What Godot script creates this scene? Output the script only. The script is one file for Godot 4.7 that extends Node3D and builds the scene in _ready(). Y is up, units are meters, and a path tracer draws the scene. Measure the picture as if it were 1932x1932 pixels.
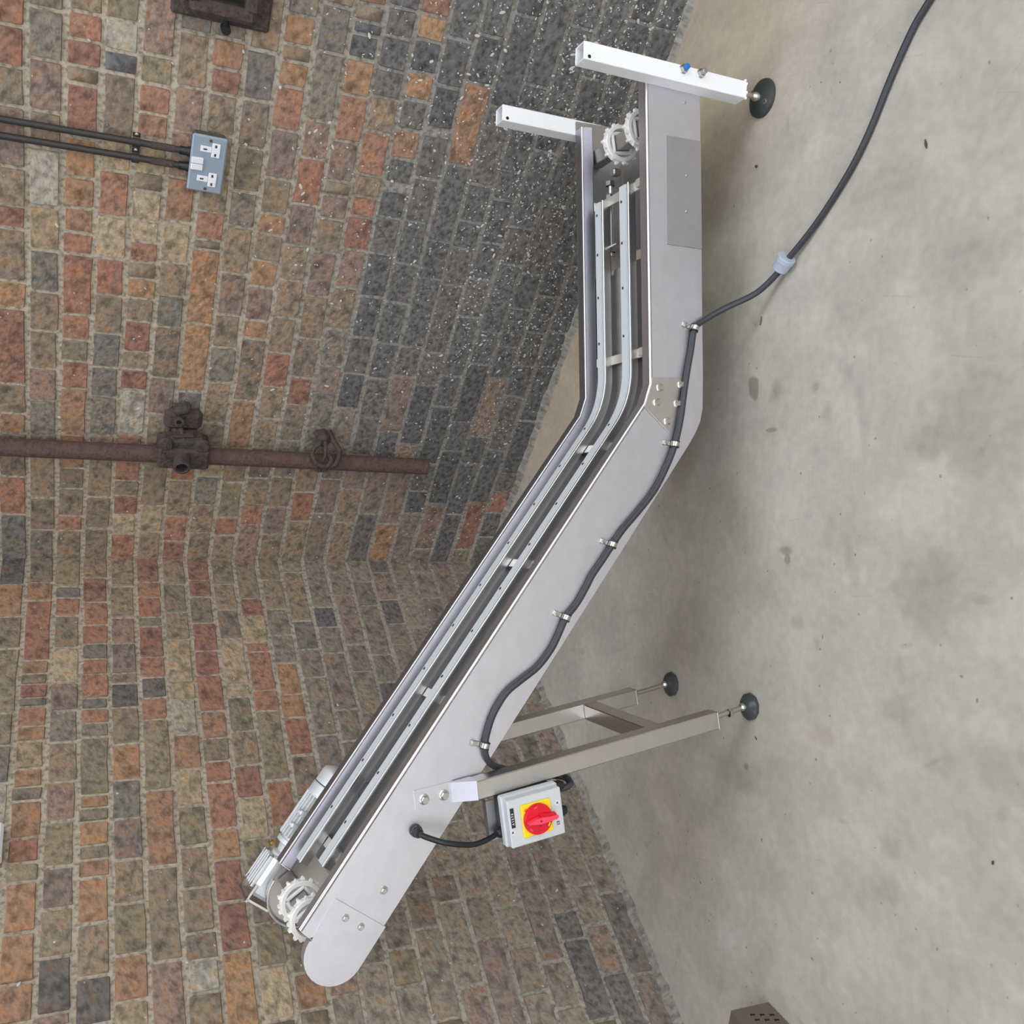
extends Node3D
# A stainless incline conveyor frame in the corner of an old brick workshop; the photograph was taken with the camera on its side.
# The room corner is the origin: the left-hand wall is the plane x = 0, the right-hand wall the plane z = 0, y is up.

const COURSE := 0.08
const TOP_JOINT := 1.6045
# conveyor axes: s runs along the conveyor (towards the feed end), h is height, w runs across it (towards the camera)
const AXIS_S := Vector3(0.7665, 0.0, -0.6422)
const AXIS_W := Vector3(0.6422, 0.0, 0.7665)
const W0 := 1.43          # the conveyor node stands at w = W0, s = 0
const FRONT := 1.60       # outer face of the near side plate
const BACK := 1.256       # outer face of the far side plate
const KNEE := Vector2(0.4529, 0.2805)
const UP_DIR := Vector2(-0.8208, 0.5712)     # direction of the incline
const RIGHT_DIR := Vector2(0.99886, 0.0478)  # direction of the feed section

# courses of the right-hand wall, counted from the top: each brick is a colour letter and the distance in cm from the corner to its far joint
const RIGHT_COURSES := {
	-1: "g18 r33 b49 o56 b66 r90 o98 b113 r119 b129 p136 p144 m153 r162 r182",
	0: "g12 b25 b41 g49 g61 p72 b84 b96 g108 y120 w135 b144 p156 g167 m187",
	1: "b12 r18 b29 b37 o50 o66 r75 m82 r90 r108 r114 o121 o129 o139 r152 b156 r162 r168 b188",
	2: "b13 b26 b50 g64 g74 g85 b97 r108 y120 r132 y140 b156 g161 w168 m188",
	3: "r11 y19 r27 b33 r51 w67 r74 m80 r90 b97 o103 m108 r114 y120 y128 r133 y142 o148 r155 m162 p182",
	4: "b12 y23 b46 b59 p72 b89 g99 b109 y121 o133 p145 p156 b169 g189",
	5: "r8 r19 b34 r46 r56 g68 o91 o114 w117 r125 b135 b146 b156 r162 o169 g189",
	6: "b12 b24 g36 y48 b57 b72 g84 b95 p108 b122 g132 m144 b156 g168 b188",
	7: "b11 r19 m34 b48 o66 b88 o94 p105 o113 b121 o127 b137 p150 r161 o167 m171 o178 g198",
	8: "p16 r25 b36 b49 b60 b72 r84 b96 b108 b119 p131 r144 p154 g171 g182 b202",
	9: "b12 p24 b37 g52 b66 r76 b90 b104 p118 b128 p135 o139 p150 r162 o171 b177 b180 r184 r204",
	10: "b18 r31 b44 g58 g71 r81 g94 b108 p120 r130 r136 b142 r154 b163 g170 b178 b185 p205",
	11: "b22 p37 b51 g66 b79 g92 b106 g120 b131 b139 o141 g148 o156 g164 o171 b179 o185 r205",
	12: "b18 b33 r48 g63 b78 g91 g105 b118 g131 g144 g156 p158 p169 g181 g201",
}
# courses of the left-hand wall, the same way
const LEFT_COURSES := {
	-1: "k12 o26 b39 m63 m74 g86 w99 b111 b122 b132",
	0: "b11 o19 r44 o49 b53 r58 g61 r68 o73 y82 o88 b92 o103 r110 m115 o128 o140 o149",
	1: "m13 g18 r26 b39 y53 p63 g74 b87 p99 m112 p123 m135 k148 p151",
	2: "b9 r20 r30 r38 g44 r50 r59 g63 r68 g73 m92 o96 m100 o107 m111 o116 o128 b141 k152",
	3: "b13 b27 p38 p50 b54 k63 b76 o88 g100 p112 b124 m137 o148 y154",
	4: "r11 o18 r27 m31 r44 r52 k60 r68 m92 o115 b140 p156",
	5: "b12 b25 b37 y55 y61 w74 o86 y98 m110 b122 b134 b141 w149 b157",
	6: "r10 r18 b30 r42 r52 r66 o76 b84 r91 r106 o115 r127 r140 o159",
	7: "b12 b24 b37 y56 y61 m74 b86 r97 y110 m123 b134 m145 y158",
	8: "b19 r27 y39 r43 r59 r67 m92 r107 b120 b135 b148 o157",
	9: "b10 b24 b36 y48 o61 o70 r84 b98 b112 b124 b136 r145 p155",
}

var rng := RandomNumberGenerator.new()
var M := {}
var used := {}

# ------------------------------------------------------------------ helpers
func begin() -> SurfaceTool:
	var st := SurfaceTool.new()
	st.begin(Mesh.PRIMITIVE_TRIANGLES)
	return st

func tri(st: SurfaceTool, a: Vector3, b: Vector3, c: Vector3) -> void:   # a, b, c anticlockwise seen from outside
	st.add_vertex(a); st.add_vertex(c); st.add_vertex(b)

func quad(st: SurfaceTool, a: Vector3, b: Vector3, c: Vector3, d: Vector3) -> void:
	tri(st, a, b, c); tri(st, a, c, d)

func out_quad(st: SurfaceTool, a: Vector3, b: Vector3, c: Vector3, d: Vector3, mid: Vector3) -> void:
	if (b - a).cross(c - a).dot((a + c) * 0.5 - mid) >= 0.0:
		quad(st, a, b, c, d)
	else:
		quad(st, a, d, c, b)

func out_tri(st: SurfaceTool, a: Vector3, b: Vector3, c: Vector3, mid: Vector3) -> void:
	if (b - a).cross(c - a).dot((a + b + c) / 3.0 - mid) >= 0.0:
		tri(st, a, b, c)
	else:
		tri(st, a, c, b)

func flat(st: SurfaceTool) -> void:
	st.set_smooth_group(-1)

func box(st: SurfaceTool, mid: Vector3, size: Vector3, basis := Basis(), bevel := 0.0) -> void:
	flat(st)
	var h := size * 0.5
	var b: float = minf(bevel, minf(h.x, minf(h.y, h.z)) * 0.9)
	for axis in 3:
		var u := (axis + 1) % 3
		var v := (axis + 2) % 3
		for sg in [-1.0, 1.0]:
			var p: Array[Vector3] = []
			for k in [[-1, -1], [1, -1], [1, 1], [-1, 1]]:
				var q := Vector3()
				q[axis] = sg * h[axis]
				q[u] = k[0] * (h[u] - b)
				q[v] = k[1] * (h[v] - b)
				p.append(mid + basis * q)
			out_quad(st, p[0], p[1], p[2], p[3], mid)
		if b > 0.0:
			for su in [-1.0, 1.0]:
				for sv in [-1.0, 1.0]:
					var p: Array[Vector3] = []
					for k in [[-1, 0], [1, 0], [1, 1], [-1, 1]]:
						var q := Vector3()
						q[axis] = k[0] * (h[axis] - b)
						q[u] = su * (h[u] - (b if k[1] == 1 else 0.0))
						q[v] = sv * (h[v] - (0.0 if k[1] == 1 else b))
						p.append(mid + basis * q)
					out_quad(st, p[0], p[1], p[2], p[3], mid)
	if b > 0.0:
		for sx in [-1.0, 1.0]:
			for sy in [-1.0, 1.0]:
				for sz in [-1.0, 1.0]:
					var s := Vector3(sx, sy, sz)
					var q := s * h
					out_tri(st, mid + basis * (q - Vector3(0, sy * b, sz * b)), mid + basis * (q - Vector3(sx * b, 0, sz * b)), mid + basis * (q - Vector3(sx * b, sy * b, 0)), mid)

func hull8(st: SurfaceTool, a: Array, b: Array) -> void:    # two quads, joined: a box whose ends may differ
	flat(st)
	var mid := Vector3()
	for p in a + b:
		mid += p / 8.0
	out_quad(st, a[0], a[1], a[2], a[3], mid)
	out_quad(st, b[0], b[1], b[2], b[3], mid)
	for i in 4:
		var j := (i + 1) % 4
		out_quad(st, a[i], a[j], b[j], b[i], mid)

func prism(st: SurfaceTool, poly: PackedVector2Array, z0: float, z1: float, xf := Transform3D(), rim := true) -> void:
	flat(st)
	var p := poly
	if Geometry2D.is_polygon_clockwise(p):
		p = p.duplicate()
		p.reverse()
	# Godot's y-down notion of clockwise: make the signed area positive in a y-up plane
	var area := 0.0
	for i in p.size():
		area += p[i].cross(p[(i + 1) % p.size()])
	if area < 0.0:
		p = p.duplicate()
		p.reverse()
	var idx := Geometry2D.triangulate_polygon(p)
	for k in range(0, idx.size(), 3):
		var a := p[idx[k]]
		var b := p[idx[k + 1]]
		var c := p[idx[k + 2]]
		if (b - a).cross(c - a) < 0.0:
			var t := b
			b = c
			c = t
		tri(st, xf * Vector3(a.x, a.y, z1), xf * Vector3(b.x, b.y, z1), xf * Vector3(c.x, c.y, z1))
		tri(st, xf * Vector3(a.x, a.y, z0), xf * Vector3(c.x, c.y, z0), xf * Vector3(b.x, b.y, z0))
	if rim:
		for i in p.size():
			var a := p[i]
			var b := p[(i + 1) % p.size()]
			quad(st, xf * Vector3(a.x, a.y, z0), xf * Vector3(b.x, b.y, z0), xf * Vector3(b.x, b.y, z1), xf * Vector3(a.x, a.y, z1))

func band(path: PackedVector2Array, near: float, far: float) -> PackedVector2Array:   # the strip between two offsets of a path, measured along its left-hand normal
	var one := PackedVector2Array()
	var two := PackedVector2Array()
	for i in path.size():
		var a := path[maxi(i - 1, 0)]
		var b := path[mini(i + 1, path.size() - 1)]
		var n1 := ((path[i] - a).normalized() if i > 0 else (b - path[i]).normalized()).orthogonal()
		var n2 := ((b - path[i]).normalized() if i < path.size() - 1 else (path[i] - a).normalized()).orthogonal()
		var n := (n1 + n2).normalized()
		n /= maxf(n.dot(n1), 0.3)
		one.append(path[i] + n * near)
		two.append(path[i] + n * far)
	two.reverse()
	one.append_array(two)
	return one

func slope_strip(st: SurfaceTool, path: PackedVector2Array, off0: float, w0: float, off1: float, w1: float) -> void:   # a leaning sheet along a path
	flat(st)
	var n := path.size()
	var a := band(path, off0, off0)
	var b := band(path, off1, off1)
	for i in range(n - 1):
		quad(st, v3(b[i + 1], w1), v3(b[i], w1), v3(a[i], w0), v3(a[i + 1], w0))
		quad(st, v3(b[i], w1 - 0.002), v3(b[i + 1], w1 - 0.002), v3(a[i + 1], w0 - 0.002), v3(a[i], w0 - 0.002))

func frame_of(axis: Vector3) -> Basis:     # a basis whose y is the axis
	var y := axis.normalized()
	var x := (Vector3(0, 0, 1) if absf(y.z) < 0.9 else Vector3(1, 0, 0)).cross(y).normalized()
	return Basis(x, y, x.cross(y))

func lathe(st: SurfaceTool, profile: Array, at: Vector3, axis: Vector3, segs := 20, smooth_limit := 0.6) -> void:   # profile of [radius, height] from the bottom up, outside
	var f := frame_of(axis)
	var group := 1
	for i in range(profile.size() - 1):
		if i > 0:
			var d1 := Vector2(profile[i][0] - profile[i - 1][0], profile[i][1] - profile[i - 1][1]).normalized()
			var d2 := Vector2(profile[i + 1][0] - profile[i][0], profile[i + 1][1] - profile[i][1]).normalized()
			if absf(d1.angle_to(d2)) > smooth_limit:
				group += 1
		st.set_smooth_group(-1 if segs <= 8 else group)
		for k in segs:
			var a0 := TAU * k / segs
			var a1 := TAU * (k + 1) / segs
			var e0 := f * Vector3(cos(a0), 0, sin(a0))
			var e1 := f * Vector3(cos(a1), 0, sin(a1))
			var y0: Vector3 = at + f.y * profile[i][1]
			var y1: Vector3 = at + f.y * profile[i + 1][1]
			var r0: float = profile[i][0]
			var r1: float = profile[i + 1][0]
			if r0 > 1e-6:
				tri(st, y0 + e1 * r0, y0 + e0 * r0, y1 + e0 * r1)
			if r1 > 1e-6:
				tri(st, y0 + e1 * r0, y1 + e0 * r1, y1 + e1 * r1)

func cyl(st: SurfaceTool, a: Vector3, b: Vector3, r: float, segs := 14) -> void:
	var l := (b - a).length()
	var c := minf(r * 0.15, l * 0.2)
	lathe(st, [[0.0, 0.0], [r - c, 0.0], [r, c], [r, l - c], [r - c, l], [0.0, l]], a, b - a, segs)

func smooth_path(pts: Array, per := 5) -> PackedVector3Array:
	var out := PackedVector3Array()
	for i in range(pts.size() - 1):
		var p0: Vector3 = pts[maxi(i - 1, 0)]
		var p1: Vector3 = pts[i]
		var p2: Vector3 = pts[i + 1]
		var p3: Vector3 = pts[mini(i + 2, pts.size() - 1)]
		for k in per:
			out.append(p1.cubic_interpolate(p2, p0, p3, float(k) / per))
	out.append(pts[pts.size() - 1])
	return out

func tube(st: SurfaceTool, path: PackedVector3Array, r: float, segs := 10, caps := true) -> void:
	st.set_smooth_group(1)
	var rings: Array = []
	var f := frame_of(path[1] - path[0])
	for i in path.size():
		var t := (path[mini(i + 1, path.size() - 1)] - path[maxi(i - 1, 0)]).normalized()
		var x := (f.x - t * f.x.dot(t)).normalized()
		f = Basis(x, t, x.cross(t))
		var ring: Array[Vector3] = []
		for k in segs:
			var a := TAU * k / segs
			ring.append(path[i] + (f.x * cos(a) + f.z * sin(a)) * r)
		rings.append(ring)
	for i in range(path.size() - 1):
		for k in segs:
			var j := (k + 1) % segs
			quad(st, rings[i][j], rings[i][k], rings[i + 1][k], rings[i + 1][j])
	if caps:
		flat(st)
		for e in [0, path.size() - 1]:
			var mid := path[1] if e == 0 else path[path.size() - 2]
			for k in segs:
				out_tri(st, path[e], rings[e][k], rings[e][(k + 1) % segs], mid)

func hexagon(st: SurfaceTool, at: Vector3, axis: Vector3, across: float, high: float, washer := 0.0) -> void:   # bolt head with a washer
	var a := axis.normalized()
	var y := 0.0
	if washer > 0.0:
		lathe(st, [[0.0, 0.0], [washer, 0.0], [washer, 0.0016], [washer * 0.9, 0.0022], [0.0, 0.0022]], at, a, 18)
		y = 0.0022
	var r := across * 0.577
	lathe(st, [[r, 0.0], [r, high * 0.8], [r * 0.85, high], [0.0, high]], at + a * y, a, 6)

func add(called: String, st: SurfaceTool, mat: Material, parent: Node = self) -> MeshInstance3D:
	st.generate_normals()
	var o := MeshInstance3D.new()
	o.name = called
	o.mesh = st.commit()
	o.mesh.surface_set_material(0, mat)
	o.cast_shadow = GeometryInstance3D.SHADOW_CASTING_SETTING_ON
	put(o, parent)
	return o

func put(o: Node3D, parent: Node = self) -> void:
	var key := str(parent.get_instance_id()) + o.name
	var n: int = used.get(key, 0)
	used[key] = n + 1
	if n > 0:
		o.name = "%s_%03d" % [o.name, n]
	parent.add_child(o, true)

func thing(called: String, label: String, category: String, at := Vector3(), turn := 0.0, group := "") -> Node3D:
	var o := Node3D.new()
	o.name = called
	o.position = at
	o.rotation.y = turn
	put(o)
	tag(o, label, category, group)
	return o

func tag(o: Node, label: String, category := "", group := "", kind := "") -> void:
	o.set_meta("label", label)
	if category: o.set_meta("category", category)
	if group: o.set_meta("group", group)
	if kind: o.set_meta("kind", kind)

# ------------------------------------------------------------------ materials
func col(r: float, g: float, b: float) -> Color:     # sRGB 0..255
	return Color(r / 255.0, g / 255.0, b / 255.0)

func mat(albedo: Color, rough := 0.6, metal := 0.0) -> StandardMaterial3D:
	var m := StandardMaterial3D.new()
	m.albedo_color = albedo
	m.roughness = rough
	m.metallic = metal
	return m

func triplanar(m: StandardMaterial3D, scale: float, world := true) -> void:
	m.uv1_triplanar = true
	m.uv1_world_triplanar = world
	m.uv1_scale = Vector3.ONE * scale

func noise(seed_at: int, freq: float, octaves := 4, kind := FastNoiseLite.TYPE_SIMPLEX_SMOOTH) -> FastNoiseLite:
	var n := FastNoiseLite.new()
	n.seed = seed_at
	n.frequency = freq
	n.noise_type = kind
	n.fractal_type = FastNoiseLite.FRACTAL_FBM
	n.fractal_octaves = octaves
	return n

func grey_image(n: FastNoiseLite, size: int) -> Image:
	var im := n.get_seamless_image(size, size)
	im.convert(Image.FORMAT_L8)
	return im

func ramp_image(im: Image, stops: Array) -> Image:     # [[value, Color], ...] looked up through the picture's grey
	var table: Array[Color] = []
	for i in 256:
		var v := i / 255.0
		var c: Color = stops[0][1]
		for k in range(stops.size() - 1):
			if v >= stops[k][0]:
				var t: float = clampf((v - stops[k][0]) / maxf(stops[k + 1][0] - stops[k][0], 1e-4), 0.0, 1.0)
				c = stops[k][1].lerp(stops[k + 1][1], t)
		table.append(c)
	var out := PackedByteArray()
	var src := im.get_data()
	out.resize(src.size() * 3)
	for i in src.size():
		var c := table[src[i]]
		out[i * 3] = c.r8
		out[i * 3 + 1] = c.g8
		out[i * 3 + 2] = c.b8
	return Image.create_from_data(im.get_width(), im.get_height(), false, Image.FORMAT_RGB8, out)

func multiply(a: Image, b: Image) -> Image:
	var x := a.get_data()
	var y := b.get_data()
	for i in x.size():
		x[i] = x[i] * y[i] / 255
	return Image.create_from_data(a.get_width(), a.get_height(), false, Image.FORMAT_RGB8, x)

func normal_of(im: Image, strength: float) -> ImageTexture:
	var n: Image = im.duplicate()
	n.convert(Image.FORMAT_RGBA8)
	n.bump_map_to_normal_map(strength)
	return ImageTexture.create_from_image(n)

func make_materials() -> void:
	var fine := grey_image(noise(11, 0.035, 5), 512)
	var coarse := grey_image(noise(12, 0.016, 3), 512)
	var pits := grey_image(noise(13, 0.035, 3, FastNoiseLite.TYPE_CELLULAR), 512)
	var w := Color.WHITE
	# fired clay: darker burns, pale lime bloom and small pits
	var grain := ramp_image(fine, [[0.0, Color(0.74, 0.73, 0.72)], [0.25, Color(0.9, 0.895, 0.885)], [0.5, Color(0.97, 0.965, 0.96)], [0.8, w], [1.0, w]])
	var blotch := ramp_image(coarse, [[0.0, Color(0.69, 0.67, 0.65)], [0.28, Color(0.85, 0.84, 0.825)], [0.48, Color(0.95, 0.945, 0.935)], [0.68, Color(1.0, 0.96, 0.91)], [1.0, Color(1.0, 0.87, 0.76)]])
	var clay := ImageTexture.create_from_image(multiply(grain, blotch))
	var clay_bump := normal_of(fine, 5.0)
	var lime := ramp_image(fine, [[0.0, Color(0.62, 0.6, 0.57)], [0.35, Color(0.86, 0.85, 0.83)], [0.6, Color(0.97, 0.96, 0.95)], [1.0, w]])
	var lime_map := ImageTexture.create_from_image(multiply(lime, ramp_image(coarse, [[0.0, Color(0.78, 0.78, 0.78)], [0.45, Color(0.95, 0.945, 0.94)], [1.0, w]])))
	var brick_cols := {
		"r": [col(149, 99, 80), col(136, 92, 77), col(156, 108, 86)], "o": [col(160, 119, 86), col(151, 112, 85), col(164, 124, 88)],
		"b": [col(130, 113, 93), col(121, 105, 90), col(139, 120, 98)], "g": [col(112, 106, 97), col(104, 100, 95), col(121, 114, 103)],
		"y": [col(168, 149, 118), col(158, 138, 108), col(176, 158, 128)], "k": [col(86, 83, 80), col(92, 88, 84), col(80, 78, 76)],
		"p": [col(130, 108, 97), col(122, 103, 95), col(140, 114, 100)], "w": [col(170, 165, 150), col(160, 152, 136), col(178, 172, 158)],
		"s": [col(134, 123, 107), col(126, 116, 102), col(141, 130, 113)], "t": [col(128, 111, 102), col(121, 108, 101), col(134, 115, 103)],
		"m": [col(128, 116, 92), col(120, 110, 91), col(136, 122, 98)], "d": [col(86, 86, 88), col(78, 79, 82), col(93, 92, 92)],
		"e": [col(98, 93, 90), col(104, 97, 92), col(92, 90, 89)]}
	for key in brick_cols:
		for i in 3:
			var m := mat(brick_cols[key][i].lightened(0.23), 0.9)
			m.albedo_texture = lime_map if key in ["d", "e"] else clay
			triplanar(m, 2.0 + 0.3 * i)
			m.uv1_scale *= Vector3(1.0, 1.25, 1.0)
			m.uv1_offset = Vector3(0.31 * i, 0.17 * i, 0.4 * i)
			m.normal_enabled = true
			m.normal_texture = clay_bump
			m.normal_scale = 0.8
			m.metallic_specular = 0.25
			M["brick_" + key + str(i)] = m
	var mo := mat(Color.WHITE, 0.95)
	mo.vertex_color_use_as_albedo = true
	mo.albedo_texture = ImageTexture.create_from_image(lime)
	mo.metallic_specular = 0.2
	triplanar(mo, 3.0)
	mo.normal_enabled = true
	mo.normal_texture = normal_of(pits, 4.0)
	mo.normal_scale = 0.7
	M.mortar = mo
	M.splash = mat(col(200, 200, 197), 0.8)
	# metals
	M.boss = mat(col(112, 112, 108), 0.6)
	M.strap = mat(col(214, 208, 198), 0.35, 0.35)
	var smear := ImageTexture.create_from_image(ramp_image(coarse, [[0.0, Color(0.95, 0.95, 0.95)], [1.0, w]]))
	for d in [["panel", col(221, 221, 229), 0.4], ["guide", col(176, 176, 186), 0.36], ["steel", col(212, 208, 204), 0.32], ["bright", col(214, 214, 214), 0.28], ["inner", col(186, 183, 180), 0.45], ["cover", col(178, 177, 178), 0.55], ["zinc", col(205, 205, 200), 0.28], ["alloy", col(232, 235, 237), 0.5]]:
		var m := mat(d[1], d[2], 1.0)
		m.albedo_texture = smear
		triplanar(m, 3.0)
		M[d[0]] = m
	M.alloy.metallic = 0.4
	M.paint = mat(col(246, 248, 251), 0.35)
	M.strip = mat(col(222, 227, 230), 0.3)
	M.gear = mat(col(247, 245, 241), 0.4)
	M.rubber = mat(col(58, 62, 60), 0.5)
	M.pad = mat(col(66, 70, 71), 0.28)
	M.black = mat(col(34, 35, 38), 0.4)
	M.cable = mat(col(58, 59, 66), 0.42)
	M.dark = mat(col(28, 27, 27), 0.8)
	M.lid = mat(col(206, 210, 213), 0.45)
	M.base = mat(col(62, 62, 66), 0.5)
	M.yellow = mat(col(255, 222, 0), 0.4)
	M.red = mat(col(222, 10, 44), 0.35)
	M.red_face = mat(col(250, 70, 96), 0.4)
	M.print_white = mat(col(225, 225, 225), 0.5)
	M.print_dark = mat(col(66, 64, 78), 0.6)
	M.blue = mat(col(20, 120, 205), 0.4)
	M.cap = mat(col(172, 184, 198), 0.5)
	M.socket = mat(col(150, 165, 181), 0.45, 0.15)
	M.socket_side = mat(col(92, 84, 80), 0.6)
	M.white_plastic = mat(col(236, 238, 242), 0.35)
	M.conduit = mat(col(54, 51, 50), 0.5)
	M.brass = mat(col(200, 160, 90), 0.35, 1.0)
	var rust := mat(col(104, 84, 80), 0.85)
	rust.albedo_texture = clay
	triplanar(rust, 5.0)
	rust.normal_enabled = true
	rust.normal_texture = clay_bump
	M.rust = rust
	var iron := mat(col(84, 75, 73), 0.85)
	iron.albedo_texture = clay
	triplanar(iron, 4.0)
	iron.normal_enabled = true
	iron.normal_texture = clay_bump
	M.iron = iron
	var plaster := mat(col(196, 192, 184), 0.9)
	plaster.albedo_texture = mo.albedo_texture
	triplanar(plaster, 0.8)
	M.plaster = plaster
	M.leaf = mat(col(96, 86, 62), 0.8)
	M.twig = mat(col(96, 74, 56), 0.8)
	M.grit = mat(col(70, 66, 64), 0.9)

# ------------------------------------------------------------------ floor
func floor_texture() -> ImageTexture:
	# 3.2 m of concrete: cloudy cement, damp greenish areas, rubbed darker patches
	var size := 1024
	var big := noise(21, 0.0035, 4)
	var mid := noise(22, 0.014, 5)
	var fine := noise(23, 0.09, 3)
	var streak := noise(24, 0.01, 4)
	var data := PackedByteArray()
	data.resize(size * size * 3)
	var base := Color(0.745, 0.72, 0.677)
	for y in size:
		for x in size:
			var b := big.get_noise_2d(x, y)
			var m := mid.get_noise_2d(x, y)
			var f := fine.get_noise_2d(x, y)
			var s := streak.get_noise_2d(x * 0.5 + y * 0.9, x * 2.2 - y * 1.1)
			var v := 1.0 + m * 0.075 + f * 0.05 + s * 0.035
			var dust := smoothstep(0.75, 0.25, y * 3.2 / size) * smoothstep(0.2, 0.6, x * 3.2 / size)
			var g := clampf(b * 1.6 + (x + y - 1150.0) / 2600.0, -0.1, 0.7)
			var i := (y * size + x) * 3
			data[i] = int(clampf(base.r * v * (1.0 - 0.014 * g) * (1.0 + 0.02 * dust), 0, 1) * 255)
			data[i + 1] = int(clampf(base.g * v * (1.0 - 0.03 * dust), 0, 1) * 255)
			data[i + 2] = int(clampf(base.b * v * (1.0 - 0.045 * g) * (1.0 - 0.10 * dust), 0, 1) * 255)
	var im := Image.create_from_data(size, size, false, Image.FORMAT_RGB8, data)
	im.resize(2048, 2048, Image.INTERPOLATE_CUBIC)
	# stains with a shape of their own: [x, z, radius x, radius z, turn, strength, softness]
	for s in [[1.408, 0.92, 0.020, 0.030, 0.5, 0.34, 0.25], [1.197, 1.266, 0.03, 0.012, 0.9, 0.28, 0.5], [1.185, 1.28, 0.014, 0.012, 0.0, 0.3, 0.4], [1.368, 1.035, 0.028, 0.006, 0.9, 0.28, 0.3],
			[1.45, 0.99, 0.035, 0.03, 0.3, 0.2, 0.8], [1.95, 1.28, 0.14, 0.08, 0.5, 0.08, 0.4], [1.62, 1.42, 0.07, 0.05, 0.5, 0.1, 0.5], [1.3, 1.95, 0.12, 0.06, 0.9, 0.1, 0.5], [1.506, 1.166, 0.03, 0.02, 0.0, 0.14, 0.8], [1.40, 1.62, 0.12, 0.09, 0.6, 0.11, 0.45], [1.723, 1.513, 0.16, 0.11, 0.8, 0.11, 0.3],
			[1.53, 1.10, 0.018, 0.016, 0.0, 0.2, 0.8], [0.70, 1.52, 0.06, 0.04, 0.4, 0.12, 0.5], [0.72, 1.50, 0.012, 0.010, 0.4, 0.28, 0.5], [1.182, 1.713, 0.05, 0.035, 1.0, 0.1, 0.6], [0.45, 1.83, 0.07, 0.05, 0.2, 0.1, 0.7],
			[0.90, 1.93, 0.05, 0.03, 0.5, 0.12, 0.6], [0.97, 1.88, 0.03, 0.03, 0.5, 0.14, 0.6], [1.95, 1.0, 0.15, 0.08, 0.7, 0.07, 0.6], [1.30, 1.45, 0.09, 0.02, 2.2, 0.1, 0.6], [1.1, 1.4, 0.03, 0.02, 1.2, 0.1, 0.6], [1.75, 1.85, 0.16, 0.1, 0.2, 0.13, 0.3]]:
		stain(im, s, Color(0.30, 0.28, 0.26))
	stain(im, [0.98, 1.62, 0.05, 0.03, 0.9, 0.22, 0.6], Color(0.6, 0.48, 0.4))
	stain(im, [0.35, 1.72, 0.05, 0.03, 0.6, 0.4, 0.5], Color(0.82, 0.81, 0.79))
	# rubbed arcs and scratches
	for k in 46:
		var t := k / 45.0
		var a := lerpf(-0.5, 1.5, t)
		stain(im, [1.44 + 0.17 * cos(a), 1.12 + 0.2 * sin(a), 0.02, 0.012, a, 0.07 * sin(PI * t), 0.9], Color(0.34, 0.31, 0.3))
	rng.seed = 5
	for k in 46:
		var p := Vector2(rng.randf_range(0.3, 2.4), rng.randf_range(0.5, 2.3))
		var dir := Vector2.from_angle(rng.randf_range(0.3, 1.4))
		var c := Color(0.86, 0.85, 0.83) if rng.randf() < 0.5 else Color(0.36, 0.34, 0.32)
		var n := rng.randi_range(6, 34)
		for i in n:
			stain(im, [p.x + dir.x * i * 0.0022, p.y + dir.y * i * 0.0022, 0.0017, 0.0014, 0.0, 0.14, 0.8], c)
	for k in 150:
		stain(im, [rng.randf_range(0.1, 2.6), rng.randf_range(0.3, 2.5), rng.randf_range(0.008, 0.035), rng.randf_range(0.004, 0.016), rng.randf() * 3.0, rng.randf_range(0.04, 0.13), 0.6], Color(0.36, 0.33, 0.3) if rng.randf() < 0.6 else Color(0.8, 0.79, 0.75))
	for k in 420:
		stain(im, [rng.randf_range(0.1, 2.6), rng.randf_range(0.3, 2.5), rng.randf_range(0.0015, 0.005), rng.randf_range(0.0015, 0.004), rng.randf() * 3.0, rng.randf_range(0.15, 0.55), 0.5], Color(0.28, 0.26, 0.25) if rng.randf() < 0.75 else Color(0.8, 0.79, 0.76))
	return ImageTexture.create_from_image(im)

func stain(im: Image, s: Array, c: Color) -> void:
	var px := im.get_width() / 3.2
	var r: float = maxf(s[2], s[3]) * 1.25
	var n := noise(31, 14.0, 2)
	for y in range(int((s[1] - r) * px), int((s[1] + r) * px) + 2):
		for x in range(int((s[0] - r) * px), int((s[0] + r) * px) + 2):
			if x < 0 or y < 0 or x >= im.get_width() or y >= im.get_height():
				continue
			var d := Vector2(x / px - s[0], y / px - s[1]).rotated(-s[4])
			var q := sqrt(d.x * d.x / (s[2] * s[2]) + d.y * d.y / (s[3] * s[3])) + n.get_noise_2d(x / px, y / px) * 0.35
			var k: float = clampf((1.0 - q) / maxf(s[6], 0.05), 0.0, 1.0) * s[5]
			if k > 0.0:
				im.set_pixel(x, y, im.get_pixel(x, y).lerp(c, k))

# ------------------------------------------------------------------ the room
func soot(x: float, h: float) -> float:      # how grimy the right-hand wall is: the bottom metre, away from the corner
	return 0.8 * smoothstep(0.05, 0.4, x) * smoothstep(0.7, 0.3, h) * smoothstep(0.75, 0.3, x) + smoothstep(0.25, 0.75, x) * smoothstep(1.02, 0.5, h) + 0.5 * smoothstep(1.45, 1.9, x) * smoothstep(1.5, 1.1, h)

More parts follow.
